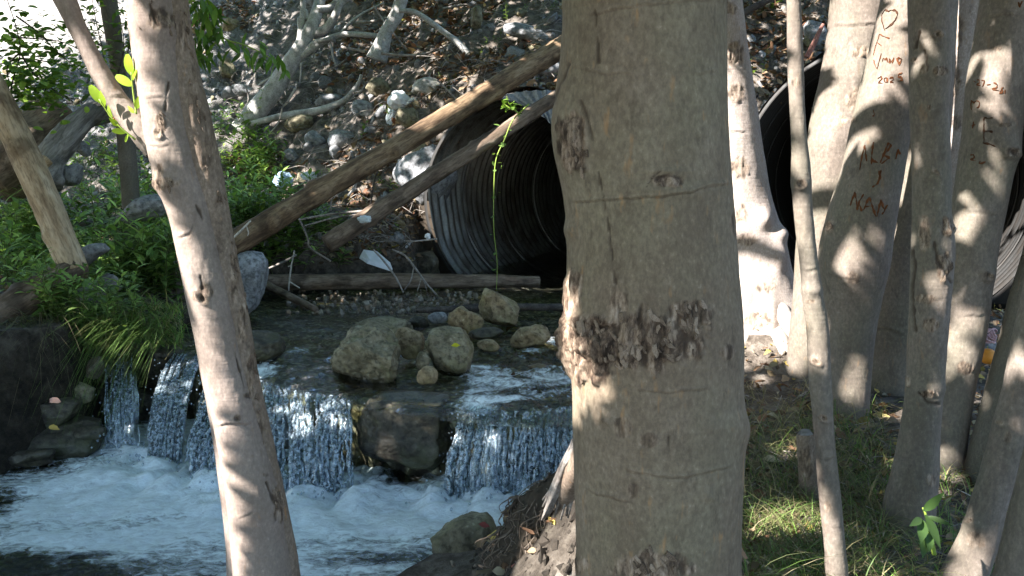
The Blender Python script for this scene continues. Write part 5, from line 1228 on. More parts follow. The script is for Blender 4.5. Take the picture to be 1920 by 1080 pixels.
branchy('twig', 'reddish stick lying above the second culvert mouth', 'twig', 8.2, [[(1512, 108, 5), (1524, 86, 5), (1536, 60, 4), (1544, 45, 3)]], 'twig_red', 'twigs and sticks on the slope')

# ------------------------------------------------------------------ cut bank with roots, front right
def earth_mass():
    c = at(1012, 1012, 2.95); wd = 2.95 / F
    V, Fc = rockverts(61, 6, (120 * wd, 120 * wd, 128 * wd), 5, .16, .8, .1)
    V[:, 2] += V[:, 0] * .62                                       # rises towards the thick trunk
    V = V + (V / np.linalg.norm(V, axis=1)[:, None]) * (.018 * fbm(V * 22, 4, 62) + .012 * ridge(V * 40, 3, 63))[:, None]
    o = obj('earth_mound', mesh_np('earth_mound', V, Fc, True), M['soil'], None, c)
    tag(o, 'dark crumbling mass of earth and roots left of the thick trunk foot', 'earth')
    Vw = V + c; fr = np.nonzero(V[:, 1] < .03)[0]; pj = proj(Vw[fr]); kd = KDTree(len(fr))
    for k, q in enumerate(pj): kd.insert((q[0], q[1], 0), k)
    kd.balance()
    return lambda x, y: Vw[fr[kd.find((x, y, 0))[1]]]
on_mass = earth_mass()
rng = np.random.RandomState(55); mb = MB()
for k in range(190):
    x, y = rng.uniform(900, 1085), rng.uniform(880, 1085)
    p_ = on_mass(x, y); n_ = rng.randint(3, 6); q = p_ + np.array((0, -.012, .006)); pts = [q]
    for i in range(n_):
        q = q + np.array((rng.normal() * .022, rng.normal() * .010 - .004, rng.normal() * .015 - .022)); pts.append(q)
    mb.add(*tube(pts, np.linspace(rng.uniform(.0014, .0036), .0008, len(pts)), 5, len(pts) * 4))
o = obj('roots', mb.mesh('roots'), M['root']); tag(o, 'tangle of fine dark roots hanging from the cut bank', 'roots', kind='stuff')
pts = np.array([gc(x, y) for x, y in zip(rng.uniform(880, 1090, 260), rng.uniform(900, 1085, 260))]); pts = pts[pts[:, 2] > .06]
pebbles('soil_clods', pts, .008, .034, 12, [(0.030, 0.024, 0.018), (0.050, 0.040, 0.030), (0.075, 0.062, 0.048)], 'dark soil clods of the cut bank', 'soil')

# ------------------------------------------------------------------ litter people left behind
def crumple(name, label, cat, px, py, w, h, Y, mat, seed, flat=.6, amp=.35):
    c = at(px, py, Y); wd = Y / F
    V, Fc = ico(4); V = V * (1 + amp * fbm(V * 1.6 + seed, 3, seed)[:, None] + .22 * ridge(V * 2.6 + seed, 3, seed + 2)[:, None])
    V /= np.abs(V).max(0); V = V * np.array((w * .5 * wd, (w + h) * .25 * wd * flat, h * .5 * wd)); z0 = V[:, 2].min()
    o = obj(name, mesh_np(name, V - np.array((0, 0, z0)), Fc, False), M[mat], None, c + np.array((0, 0, z0)))
    return tag(o, label, cat)
yb = sy(750, 195, .12)
bag = thing('plastic_bag', 'crumpled white plastic bag caught on the slope stones', 'bag', at(745, 205, yb))
def blob(name, root, px, py, w, h, Y, mat, seed, amp=.3):
    c = at(px, py, Y); wd = Y / F; V, Fc = ico(4); V = V * (1 + amp * fbm(V * 1.6 + seed, 3, seed)[:, None] + .18 * ridge(V * 3 + seed, 3, seed + 2)[:, None]); V /= np.abs(V).max(0)
    part(name, V * np.array((w * .5 * wd, (w + h) * .2 * wd, h * .5 * wd)) + c, Fc, M[mat], root, True)
blob('bag_body', bag, 748, 188, 46, 38, yb, 'plastic_white', 2); blob('loose_corner', bag, 736, 222, 26, 46, yb + .05, 'wrapper_grey', 3, .4)
V, Fs = tube([at(762, 196, yb - .05), at(774, 186, yb - .06), at(782, 190, yb - .06), at(778, 200, yb - .05), at(764, 204, yb - .04)], [.02, .024, .02, .022, .018], 8, 24, jitter=.3); part('handle_loop', V, Fs, M['plastic_white'], bag)
M['foam_dirty'] = m_plain('foam_dirty', (0.55, 0.57, 0.60), 0.8, 0.2, .3, 14)
# foam lid: a shallow tray upside down
yl = 8.9
lid = thing('foam_lid', 'white foam box lid tilted above the level log', 'box lid', at(706, 500, yl))
c4 = [at(678, 466, yl + .1), at(708, 470, yl + .12), at(736, 494, yl - .05), at(694, 492, yl - .08)]
c4 = np.array(c4); dn = np.array((-.01, -.03, -.055)); ins = c4 + (c4.mean(0) - c4) * .14
c4 = c4 + np.random.RandomState(2).normal(size=(4, 3)) * .02; V = np.vstack((ins, c4 + dn * .55, c4 + dn)); i = np.arange(4); j = (i + 1) % 4
part('top_panel', V[:8], [np.array([[0, 1, 2, 3]]), np.stack((i, i + 4, j + 4, j), 1)], M['foam_dirty'], lid, False)
part('side_wall', V[4:] * 1.0, [np.stack((i, i + 4, j + 4, j), 1)], M['foam_dirty'], lid, False)
crumple('wrapper', 'crumpled pale blue wrapper lying in the herbs left of the upper log', 'wrapper', 530, 338, 42, 34, sy(530, 350, .25), 'wrapper_blue', 4, .6, .5)
crumple('wrapper', 'grey-white scrap of wrapper just right of the pale blue one', 'wrapper', 578, 330, 34, 18, sy(578, 338, .2), 'wrapper_grey', 5, .5, .5)
crumple('wrapper', 'small grey-white scrap stuck on the lower log', 'wrapper', 684, 411, 30, 16, 8.35, 'wrapper_grey', 6, .5, .5)
crumple('wrapper', 'tiny white scrap beside the foot of the culvert', 'wrapper', 802, 443, 12, 12, 9.3, 'plastic_white', 7, .5, .5)
# far right: orange, pink cord, grey stone
yo = 4.35
rock('bluish grey stone under the pink cord by the far right trunks', 1842, 658, 56, 50, yo + .1, 'rock_grey', 171, 4, None)
V, Fc = ico(4); V = V * (1 + .02 * fbm(V * 9, 3, 5)[:, None]); dv = np.exp(-((V[:, 2] - 1) ** 2 + V[:, 0] ** 2 + V[:, 1] ** 2) / .03); V[:, 2] -= .12 * dv
r_ = pw(16, yo); org = thing('orange', 'bright orange fruit lying among the far right trunks', 'fruit', at(1852, 682, yo))
part('peel', V * np.array((r_, r_, r_ * .95)) + at(1852, 668, yo), Fc, M['orange_skin'], org)
V, Fs = tube([at(1852, 653, yo), at(1852, 650, yo)], [.002, .003], 6, 3); part('stem_button', V, Fs, M['leafstem'], org)
rng = np.random.RandomState(8); pts = []
for k in range(70):
    a = k * .62; pts.append(at(1850 + 18 * math.cos(a) * (.7 + .4 * rng.rand()), 630 + 14 * math.sin(a * 1.13) * (.7 + .4 * rng.rand()), yo + .03 * math.sin(a * .7)))
V, Fs = tube(pts, pw(1.5, yo), 6, 420); o = obj('cord', mesh_np('cord', V, Fs), M['cord_pink']); tag(o, 'tangled pink cord above the orange', 'cord')

# ------------------------------------------------------------------ plants
GREEN = [(0.15, 0.25, 0.06), (0.21, 0.33, 0.08), (0.11, 0.20, 0.05), (0.28, 0.41, 0.12)]
def herb_mesh(seed, height, nleaf, ll, lw, tone=GREEN, lean=.25, shape='lance', stems=3):
    rng = np.random.RandomState(seed); st = MB(); lf = MB()
    for s in range(stems):
        d = np.array((rng.normal() * lean, rng.normal() * lean, 1.0)); h = height * rng.uniform(.65, 1.05); off = np.array((rng.normal() * .03, rng.normal() * .03, -.02))
        P = np.array([off + d * h * t + np.array((d[0], d[1], 0)) * h * .35 * t * t for t in np.linspace(0, 1, 5)])
        st.add(*tube(P, np.linspace(.004, .0014, 5), 5, 8), col=(0.10, 0.13, 0.035))
        for k in range(nleaf):
            t = .15 + .85 * (k + rng.rand() * .5) / nleaf; q = catmull(P, [t * 4])[0]; a = k * 2.4 + rng.normal() * .3 + s
            dd = np.array((math.cos(a), math.sin(a), .35 + .6 * t)); L = ll * rng.uniform(.6, 1.15) * (1.1 - .45 * t)
            c = np.array(tone[rng.randint(len(tone))]) * rng.uniform(.75, 1.3) * (1 + .5 * max(0, t - .75) / .25)
            V, Fc = leafgeo(q, dd, np.array((0, 0, 1.0)), L, L * lw, rng.uniform(.2, .55), .22, 4, shape); lf.add(V, Fc, c)
    return st.mesh('stem'), lf.mesh('leaves')
M['herbstem'] = m_vcol('herbstem', .6, .1)
def herb_kinds(specs):
    out = []
    for s in specs:
        a, b = herb_mesh(*s[:5], **(s[5] if len(s) > 5 else {})); a.materials.append(M['herbstem']); b.materials.append(M['leaf']); out.append((a, b))
    return out
def place(name, kinds, P, label, group, rng, smin=.8, smax=1.25, cat='plant'):
    a, b = kinds[rng.randint(len(kinds))]
    o = bpy.data.objects.new(name, None); o.empty_display_size = .05; o.location = tuple(P); s = rng.uniform(smin, smax); o.scale = (s, s, s)
    o.rotation_euler = (rng.normal() * .12, rng.normal() * .12, rng.uniform(0, 6.3)); link(o); tag(o, label, cat, group)
    link(bpy.data.objects.new('stem', a), o); lv = link(bpy.data.objects.new('leaves', b), o); lv['kind'] = 'stuff'
    return o
HK = herb_kinds([(1, .46, 9, .20, .27, dict(stems=4)), (2, .58, 12, .17, .24, dict(stems=3)), (3, .40, 8, .23, .30, dict(stems=4)), (4, .52, 13, .12, .42, dict(stems=3)), (5, .62, 11, .20, .26, dict(stems=3)), (6, .34, 10, .14, .48, dict(stems=4))])
rng = np.random.RandomState(41); n = 0
zones = [((0, 330), (385, 575), 105), ((130, 340), (230, 400), 30), ((400, 560), (320, 440), 40), ((390, 520), (225, 330), 20), ((470, 640), (400, 500), 22), ((0, 110), (360, 470), 12)]
for (xa, xb), (ya, yb_), cnt in zones:
    k = 0
    while k < cnt:
        x, y = rng.uniform(xa, xb), rng.uniform(ya, yb_); p_ = gc(x, y + 30)
        if p_[2] < .62 or p_[1] > 14: k += .2; continue
        near = p_[1] < 7
        zlab = ('lance-leaved herb below the upper log foot' if x > 468 and y > 415 else 'lance-leaved herb around the pale blue wrapper, right of the leaning trunk' if x > 480 else 'lance-leaved herb just right of the leaning pale trunk' if x > 335 else
                'herb beside the tan slanting log, left margin' if x < 110 and y < 470 else 'low herb over the log lying at the left margin' if x < 110 else 'tall herb below the twisted driftwood' if y < 400 else 'herb in the middle of the left bank thicket' if y < 480 else 'herb at the front edge of the thicket above the grass tuft')
        place('herb', HK, (p_[0], p_[1], terrf(p_[0], p_[1])), zlab, 'herbs of the dense left bank patch', rng, .6 if near else .75, 1.0 if near else 1.3); k += 1
for x, y in zip(rng.uniform(70, 250, 26), rng.uniform(500, 600, 26)):
    q = at(x, y, rng.uniform(5.95, 6.3)); place('herb', HK, (q[0], q[1], max(terrf(q[0], q[1]), q[2] - .25)), 'herb leaning over the foot of the tan slanting log', 'herbs of the dense left bank patch', rng, .6, .95)
SK = herb_kinds([(11, .22, 8, .07, .4, dict(stems=2)), (12, .28, 9, .06, .35, dict(stems=3)), (13, .18, 7, .08, .5, dict(stems=2))])
for x, y, lb in [(725, 215, 'tiny green weed under the plastic bag'), (840, 165, 'small weed beside the white faced stone'), (1010, 150, 'bushy weed over the culvert crown'), (1035, 140, 'leafy weed near the log end above the culvert'), (975, 20, 'round leaved weed high above the culvert'), (1030, 12, 'bluish weed high beside the thick trunk'), (950, 30, 'bright weed high on the litter slope'),
                 (720, 340, 'slender weed between the two leaning logs'), (735, 360, 'low weed beside the leaning grey slab'), (690, 250, 'small weed just above the upper log'), (600, 420, 'weed tuft between the log feet'), (655, 455, 'weed at the foot of the lower log'), (745, 440, 'bright weed in the lit litter beside the culvert'), (560, 470, 'weed below the upper log foot'),
                 (900, 95, 'yellowish weed on the slope above the upper log'), (935, 88, 'second yellowish weed near the upper log end'), (1450, 8, 'leafy weed on the slope above the second culvert'), (1436, 22, 'low weed on the slope above the second culvert'), (1415, 140, 'yellow-green weed beside the second culvert rim'), (600, 340, 'weed behind the grey-white wrapper'), (520, 268, 'weed left of the blue-grey stone'), (700, 490, 'weed under the foam lid')]:
    p_ = gc(x, y + 8); place('weed', SK, (p_[0], p_[1], terrf(p_[0], p_[1])), lb, 'small weeds scattered over the slope', rng, .8, 1.3)

def leafy(name, label, cat, stems, nper, ll, lw, seed, shape='lance', tone=GREEN, mat='leaf', stemmat='twig_dark', spread=.05, droop=0.0, group=None):
    "woody stems given as [(px, py, Y)], leaves along them"
    rng = np.random.RandomState(seed); P0 = at(*stems[0][0]); root = thing(name, label, cat, P0, group); lf = MB()
    for si, s in enumerate(stems):
        P = np.array([at(*q) for q in s]); part('stem', *tube(P, np.linspace(.008, .0025, len(P)), 6, len(P) * 6, jitter=.1, seed=si), M[stemmat], root)
        for k in range(nper):
            t = rng.uniform(.08, 1) * (len(P) - 1); q = catmull(P, [t])[0] + rng.normal(size=3) * spread
            a = rng.uniform(0, 6.3); dd = np.array((math.cos(a), math.sin(a), rng.normal() * .4 - droop)); L = ll * rng.uniform(.6, 1.2)
            V, Fc = leafgeo(q, dd, np.array((rng.normal() * .4, rng.normal() * .4 - .3, 1.0)), L, L * lw, rng.uniform(0, .4), .18, 4, shape)
            lf.add(V, Fc, np.array(tone[rng.randint(len(tone))]) * rng.uniform(.75, 1.35))
    o = obj('leaves', lf.mesh('leaves', P0), M[mat], root); o['kind'] = 'stuff'; return root
BR = [(0.17, 0.28, 0.045), (0.25, 0.38, 0.065), (0.12, 0.22, 0.04), (0.08, 0.15, 0.03)]
leafy('shrub', 'round-leaved shrub with dark forking stems, top left corner', 'shrub', [[(20, 240, 6.9), (18, 190, 6.9), (24, 150, 6.9), (38, 98, 6.9), (30, 50, 6.9), (14, 0, 6.9), (5, -40, 6.9)], [(38, 98, 6.9), (60, 135, 6.9), (88, 158, 6.9), (120, 182, 6.9), (150, 186, 6.9)], [(38, 98, 6.9), (16, 120, 6.9), (14, 142, 6.9), (22, 165, 6.9), (18, 200, 6.9)],
      [(10, 70, 7.3), (60, 72, 7.4), (120, 80, 7.4), (180, 110, 7.5)], [(30, 30, 7.2), (70, 60, 7.2), (110, 100, 7.3), (160, 140, 7.4)], [(0, 120, 7.6), (50, 110, 7.6), (110, 120, 7.7), (170, 125, 7.8)], [(0, 150, 7.6), (60, 160, 7.6), (100, 150, 7.7)], [(88, 158, 6.9), (84, 172, 6.9), (82, 180, 6.9)]], 105, .066, .75, 61, 'round', BR, spread=.10)
leafy('shrub', 'loose leafy shrub around the slim dark trunk', 'shrub', [[(190, 200, 8.3), (196, 120, 8.3), (180, 40, 8.3), (170, -20, 8.3)], [(215, 160, 8.4), (232, 90, 8.4), (225, 30, 8.4)], [(235, 130, 8.4), (244, 60, 8.4), (238, 0, 8.4)], [(200, 90, 8.3), (160, 70, 8.3), (150, 30, 8.3)]], 60, .09, .42, 62, 'lance', BR, spread=.08)
leafy('hanging_branch', 'bright green drooping leaf spray beside the leaning pale tree', 'branch', [[(345, -20, 6.2), (380, 40, 6.2), (420, 72, 6.2), (460, 85, 6.1), (500, 105, 6.1), (516, 122, 6.1)], [(380, 40, 6.2), (372, 80, 6.2), (368, 110, 6.2)], [(355, 0, 6.2), (385, 10, 6.2), (400, 30, 6.2)]], 46, .125, .3, 63, 'lance', [(0.12, 0.24, 0.035), (0.17, 0.31, 0.045), (0.09, 0.18, 0.03)], spread=.045, droop=1.0, stemmat='leafstem')
leafy('vine', 'thin green vine hanging straight down before the culvert', 'vine', [[(992, 195, 9.1), (962, 225, 9.1), (946, 262, 9.1), (930, 300, 9.1), (926, 360, 9.1), (926, 430, 9.1), (932, 490, 9.1), (931, 545, 9.0)]], 26, .055, .6, 64, 'round', [(0.16, 0.27, 0.06), (0.12, 0.2, 0.05)], spread=.03, stemmat='leafstem')
leafy('vine', 'leafy top sprig of the vine by the bent sheet', 'vine', [[(975, 215, 9.1), (955, 195, 9.1), (950, 180, 9.1)], [(960, 205, 9.1), (945, 195, 9.1)]], 9, .075, .7, 65, 'round', [(0.17, 0.30, 0.05)], spread=.03, stemmat='leafstem')
V_ = [(905, 315), (915, 372), (920, 405), (925, 442)]
leafy('seedling', 'broad-leaved seedling in the grass before the knotted trunk', 'plant', [[(1752, 1040, 2.75), (1744, 1000, 2.75), (1736, 965, 2.75), (1730, 952, 2.75)]], 3, .03, .3, 66, 'lance', [(0.10, 0.20, 0.04)], spread=.0, stemmat='leafstem')
sd = bpy.data.objects[-1] if False else [o for o in COL.objects if o.name.startswith('seedling')][0]
for (a, b, c, d, w_) in [(1732, 958, 1770, 925, .28), (1735, 965, 1768, 1030, .26), (1730, 975, 1728, 1018, .45), (1728, 972, 1708, 985, .3), (1735, 1000, 1732, 1046, .4), (1742, 1000, 1744, 1035, .4), (1738, 968, 1788, 985, .22)]:
    p0, p1 = at(a, b, 2.73), at(c, d, 2.68); L = np.linalg.norm(p1 - p0); V, Fc = leafgeo(p0, p1 - p0, np.array((.1, -.8, .6)), L, L * w_ * 1.1, .1, .25, 6, 'lance')
    part('leaf', V, Fc, M['leaf'], sd, True, None, np.tile((0.065, 0.125, 0.035), (len(V), 1)))

def grass(name, label, P, hmin, hmax, seed, cols, wid=.005, lean=.5, droop=.5, dirv=(0, 0)):
    rng = np.random.RandomState(seed); mb = MB()
    for p_ in P:
        h = rng.uniform(hmin, hmax); a = rng.uniform(0, 6.3); d = np.array((math.cos(a) * lean * rng.rand() + dirv[0], math.sin(a) * lean * rng.rand() + dirv[1], 1.0)); d /= np.linalg.norm(d)
        t = np.linspace(0, 1, 6); hd = np.array((d[0], d[1], 0)); hd /= np.linalg.norm(hd) + 1e-6
        C = p_ + np.outer(t * h, d) + np.outer(t ** 2 * h * droop * .6, hd) - np.outer(t ** 2.4 * h * droop * rng.uniform(.4, 1.3), (0, 0, 1))
        s = np.cross(hd, (0, 0, 1)); a2 = rng.normal() * .6; s = s * math.cos(a2) + hd * math.sin(a2); w_ = wid * rng.uniform(.5, 1.1) * (1 - t * .92)
        V = np.stack((C - np.outer(w_, s), C + np.outer(w_, s)), 1).reshape(-1, 3)
        mb.add(V, gridfaces(2, 6), np.array(cols[rng.randint(len(cols))]) * rng.uniform(.7, 1.3))
    o = obj(name, mb.mesh(name), M['grass']); return tag(o, label, 'grass', kind='stuff')
GR = [(0.13, 0.22, 0.05), (0.18, 0.29, 0.07), (0.09, 0.16, 0.04), (0.24, 0.28, 0.10), (0.27, 0.24, 0.12)]; DRY = [(0.30, 0.26, 0.13), (0.38, 0.33, 0.19), (0.24, 0.20, 0.11)]
def pts_px(n, xa, xb, ya, yb, seed, cond=None):
    rng = np.random.RandomState(seed); out = []
    while len(out) < n:
        x, y = rng.uniform(xa, xb), rng.uniform(ya, yb)
        if cond and not cond(x, y): continue
        p_ = gc(x, y)
        if mouth(p_[0], p_[1]): continue
        out.append((p_[0], p_[1], float(terrf(p_[0], p_[1])) - .01))
    return np.array(out)
# tuft hanging over the edge of the left bank
rng = np.random.RandomState(71)
P = np.array([at(rng.uniform(95, 345), rng.uniform(560, 640), 6.35 + rng.normal() * .15) for k in range(1500)])
P[:, 2] = np.maximum(terrf(P[:, 0], P[:, 1]), P[:, 2] - .06)
grass('grass', 'long green grass tuft drooping over the bank beside the thin fall', P, .10, .34, 72, GR, .0055, 1.1, .85, (-.15, -.32))
P = np.array([at(rng.uniform(85, 330), rng.uniform(600, 650), 6.15 + rng.normal() * .06) for k in range(260)])
grass('grass', 'hanging grass blades trailing below the bank edge', P, .25, .50, 73, GR[:3] + [(0.17, 0.19, 0.07)], .004, .2, 1.9, (-.15, -.5))
P = np.array([at(rng.uniform(-10, 120), rng.uniform(600, 640), 5.9 + rng.normal() * .1) for k in range(260)])
grass('grass', 'dark grass and dead stems hanging at the left margin', P, .15, .45, 98, [(0.10, 0.13, 0.05), (0.20, 0.17, 0.10), (0.12, 0.10, 0.06)], .004, .6, 1.7, (-.1, -.4))
rp = lambda x, y: not (1380 < x < 1470 and y < 800)
grass('grass', 'green grass on the right bank behind the thick trunk', pts_px(2300, 1385, 1660, 770, 1120, 74, rp), .10, .36, 75, GR + DRY + [(0.16, 0.18, 0.08), (0.2, 0.19, 0.09)], .0032, 1.1, .7)
grass('grass', 'dry straw mixed in the right bank grass', pts_px(1500, 1385, 1660, 720, 1110, 76), .06, .24, 77, DRY, .0025, 1.2, .8)
grass('grass', 'thin grass between the right hand trunks', pts_px(900, 1600, 1910, 850, 1120, 78), .06, .26, 79, GR + DRY[:1], .003, .9, .7)
grass('grass', 'bright lit grass blades at the bottom of the right bank', pts_px(420, 1400, 1560, 960, 1120, 80), .08, .20, 81, [(0.17, 0.29, 0.06), (0.22, 0.33, 0.09)], .0035, .9, .5)

# ------------------------------------------------------------------ fallen leaves
BROWN = [(0.22, 0.125, 0.075), (0.30, 0.18, 0.11), (0.15, 0.085, 0.05), (0.36, 0.25, 0.16), (0.26, 0.13, 0.08)]
PALE = [(0.36, 0.29, 0.18), (0.46, 0.39, 0.27), (0.27, 0.20, 0.12), (0.40, 0.30, 0.09), (0.20, 0.15, 0.10)]
def litter(name, label, P, lmin, lmax, seed, cols):
    rng = np.random.RandomState(seed); mb = MB()
    for p_ in P:
        a = rng.uniform(0, 6.3); d = np.array((math.cos(a), math.sin(a), rng.normal() * .35)); L = rng.uniform(lmin, lmax)
        V, Fc = leafgeo(p_ + np.array((0, 0, .012 + .03 * rng.rand())), d, np.array((rng.normal() * .6, rng.normal() * .6 - .25, 1.0)), L, L * rng.uniform(.32, .7), rng.uniform(-.6, .8), rng.uniform(-.5, .9), 4, 'lance' if rng.rand() < .7 else 'round')
        V = V + rng.normal(size=V.shape) * L * .045
        mb.add(V, Fc, np.array(cols[rng.randint(len(cols))]) * rng.uniform(.6, 1.25))
    o = obj(name, mb.mesh(name), M['litter']); return tag(o, label, 'leaves', kind='stuff')
P = scatter(12500, (-6.0, 5.0, 9.6, 17.0), .75, 83, -.4)
dens = fbm(P * .8, 3, 84) + .16 * np.clip(P[:, 0] + 2.8, -2, 2)
litter('leaf_litter', 'reddish brown leaf litter over the embankment slope', P[dens > -.02], .06, .14, 85, BROWN + PALE[:1])
litter('leaf_litter', 'brown leaf litter caught between the logs beside the culvert', pts_px(420, 600, 810, 370, 500, 86), .04, .10, 87, BROWN + PALE)
litter('leaf_litter', 'dry leaf litter over the right bank', scatter(4200, (-.1, 5.0, 2.7, 7.5), .2, 88), .022, .07, 89, PALE + BROWN)
litter('leaf_litter', 'dry leaf litter on the left bank', scatter(700, (-7, -2.5, 6.2, 10.0), .6, 90), .03, .08, 91, PALE + BROWN)
FL = [(1608, 862, 34, (0.34, 0.40, 0.16), 'pale green fallen leaf right of the sapling stem'), (1590, 944, 30, (0.18, 0.27, 0.07), 'round green fallen leaf low beside the sapling stem'), (1612, 838, 26, (0.15, 0.22, 0.06), 'curled green leaf above the pale green one'), (1592, 1012, 24, (0.46, 0.31, 0.07), 'ochre fallen leaf by the foot of the sapling stem'),
      (1655, 782, 40, (0.40, 0.33, 0.13), 'yellowish dry leaf before the carved trunk'), (1660, 760, 26, (0.42, 0.15, 0.05), 'orange leaf behind the yellowish dry leaf'), (1632, 800, 30, (0.42, 0.34, 0.20), 'tan curled leaf left of the yellowish dry leaf'), (1788, 1002, 30, (0.36, 0.35, 0.15), 'yellow-green leaf between seedling and leaning trunk'), (1895, 925, 34, (0.30, 0.36, 0.13), 'green-yellow leaf right of the leaning trunk'),
      (1810, 795, 24, (0.28, 0.34, 0.13), 'narrow green leaf behind the carved E trunk foot'), (1838, 812, 34, (0.32, 0.22, 0.10), 'brown leaf left of the leaning trunk'), (1060, 1030, 34, (0.25, 0.24, 0.08), 'green and red leaf at the left foot of the thick trunk'), (1024, 1068, 34, (0.33, 0.27, 0.09), 'yellow-olive leaf on the cut bank'), (990, 1062, 40, (0.36, 0.26, 0.21), 'big pale curled leaf on the cut bank'), (972, 1068, 34, (0.36, 0.16, 0.13), 'pink curled leaf at the bottom of the cut bank'),
      (1030, 1040, 26, (0.55, 0.40, 0.26), 'tan leaf among the roots of the cut bank'), (1042, 1012, 24, (0.50, 0.22, 0.10), 'orange-red leaf up the cut bank'), (908, 984, 22, (0.30, 0.08, 0.07), 'red leaf at the top of the olive pool boulder'), (101, 802, 22, (0.42, 0.30, 0.08), 'ochre leaf on the mossy shore stone'), (104, 752, 26, (0.55, 0.33, 0.26), 'pink-tan leaf on the block-shaped shore stone'), (160, 796, 20, (0.32, 0.14, 0.06), 'rust leaf on the shadowed shore'),
      (855, 648, 18, (0.62, 0.60, 0.04), 'bright yellow leaf on the brown boulder'), (670, 385, 40, (0.50, 0.28, 0.18), 'big rust leaf heap top between the two logs'), (760, 38, 16, (0.50, 0.42, 0.10), 'yellow leaf under the bare tree twigs')]
rng = np.random.RandomState(95)
FIX = {'bright yellow leaf on the brown boulder': onwater(845, 702) - .13, 'ochre leaf on the mossy shore stone': 5.2, 'pink-tan leaf on the block-shaped shore stone': 5.35, 'red leaf at the top of the olive pool boulder': 3.5}
for x, y, w, c, lb in FL:
    p_ = on_mass(x, y) if (955 < x < 1075 and y > 1000) else gc(x, y); Yl = FIX.get(lb, p_[1] - .03); q = at(x, y, Yl); L = w * Yl / F
    a = rng.uniform(-.6, .6); d = np.array((math.cos(a), math.sin(a) * .5, math.sin(a) * .5)); V, Fc = leafgeo(-d * L * .5, d, np.array((rng.normal() * .2, -.75, .7)), L, L * .5, rng.uniform(-.1, .5), .45, 6, 'lance'); V = V + rng.normal(size=V.shape) * L * .025
    o = obj('fallen_leaf', mesh_np('fallen_leaf', V, Fc, True, None, np.tile(c, (len(V), 1))), M['litter'], None, q); tag(o, lb, 'leaf', 'single fallen leaves')
mb = MB(); rng = np.random.RandomState(97)
for k in range(1100):                                          # fine twiggy debris on the right bank and slope
    if k < 130: p_ = gc(rng.uniform(1390, 1910), rng.uniform(740, 1090))
    else: p_ = gc(rng.uniform(400, 1050), rng.uniform(10, 470))
    if mouth(p_[0], p_[1]): continue
    L = rng.uniform(.06, .22) * (1 if k < 130 else 2.8); a = rng.uniform(0, 6.3); d = np.array((math.cos(a), math.sin(a), rng.normal() * .3)) * L; q = np.array((p_[0], p_[1], float(terrf(p_[0], p_[1])) + .015))
    mb.add(*tube([q - d * .5, q + np.array((rng.normal() * L * .12, rng.normal() * L * .12, (.02 if k < 130 else .10) * rng.rand())), q + d * .5], [.002, .003, .0015] if k < 130 else [.003, .0055, .002], 5, 8))
o = obj('twig_litter', mb.mesh('twig_litter'), M['twig']); tag(o, 'thin dry twigs strewn over bank and slope', 'twigs', kind='stuff')

# ------------------------------------------------------------------ crowns: unseen leaf roof set along the sun's rays to throw the dappled shade
GAPS = []          # sun spots for which holes are cut in the leaves: (point, radius)
def gap(px, py, Y, r): GAPS.append((at(px, py, Y), r))
for y in (150, 190, 235, 275): gap(275 + (y - 150) * .25, y, 2.55, .05)
for x, y, r in ((322, 340, .035), (352, 450, .04), (362, 490, .03), (350, 560, .02), (395, 625, .04), (405, 670, .045), (392, 700, .03), (412, 740, .04), (420, 800, .05), (425, 860, .03), (440, 900, .045), (440, 960, .05), (446, 1010, .05), (470, 930, .04), (452, 1060, .04), (395, 760, .04), (425, 700, .03), (340, 430, .03), (285, 300, .04), (305, 320, .03), (180, 90, .03), (215, 200, .035), (300, 20, .02)): gap(x, y, 2.55, r)
for x, y, r in ((1110, 745, .04), (1150, 762, .035), (1090, 705, .02), (1078, 520, .012), (1075, 600, .015), (1120, 700, .02), (1068, 620, .015)): gap(x, y, 1.66, r)
for x, y, r in ((1066, 890, .04), (1060, 920, .04)): gap(x, y, 2.3, r)
for x, y, r in ((1395, 500, .24), (1420, 560, .32), (1450, 620, .36), (1480, 560, .28), (1390, 420, .18), (1385, 300, .12), (1375, 240, .06), (1460, 520, .2), (1440, 690, .25), (1400, 650, .2), (1490, 500, .14), (1430, 740, .16), (1470, 680, .2), (1500, 600, .2), (1380, 180, .08), (1385, 360, .14)): gap(x, y, 5.75, r)
for x, y, r in ((1550, 310, .13), (1580, 290, .10), (1575, 240, .09), (1535, 350, .11), (1530, 470, .10), (1515, 560, .10), (1505, 640, .10), (1600, 330, .06), (1600, 160, .06), (1595, 20, .10), (1630, 20, .12), (1555, 80, .07), (1560, 40, .06), (1625, 65, .05), (1530, 280, .07), (1560, 200, .05), (1520, 420, .08), (1540, 400, .06)): gap(x, y, 5.2, r)
for x, y, r in ((1640, 70, .05), (1615, 180, .07), (1600, 230, .05), (1665, 110, .04), (1690, 130, .06), (1580, 440, .07), (1590, 490, .07), (1605, 520, .04), (1670, 210, .04), (1690, 2, .05)): gap(x, y, 4.62, r)
for x, y, r in ((1692, 410, .11), (1690, 340, .09), (1680, 500, .04), (1665, 440, .03)): gap(x, y, 5.1, r)
for x, y, r in ((1492, 60, .03), (1490, 10, .03), (1494, 115, .03), (1508, 300, .04), (1512, 460, .025), (1520, 520, .035), (1525, 590, .02), (1568, 1020, .05), (1562, 1060, .045), (1528, 640, .015)): gap(x, y, 2.85, r)
for x, y, r in ((1795, 20, .12), (1790, 120, .12), (1795, 70, .1), (1788, 190, .11), (1785, 250, .09), (1815, 40, .08), (1820, 80, .07), (1778, 300, .05)): gap(x, y, 5.5, r)
for x, y, r in ((1910, 95, .05), (1805, 320, .04), (1735, 600, .02), (1738, 630, .025), (1735, 560, .02), (1770, 590, .02)): gap(x, y, 3.9, r)
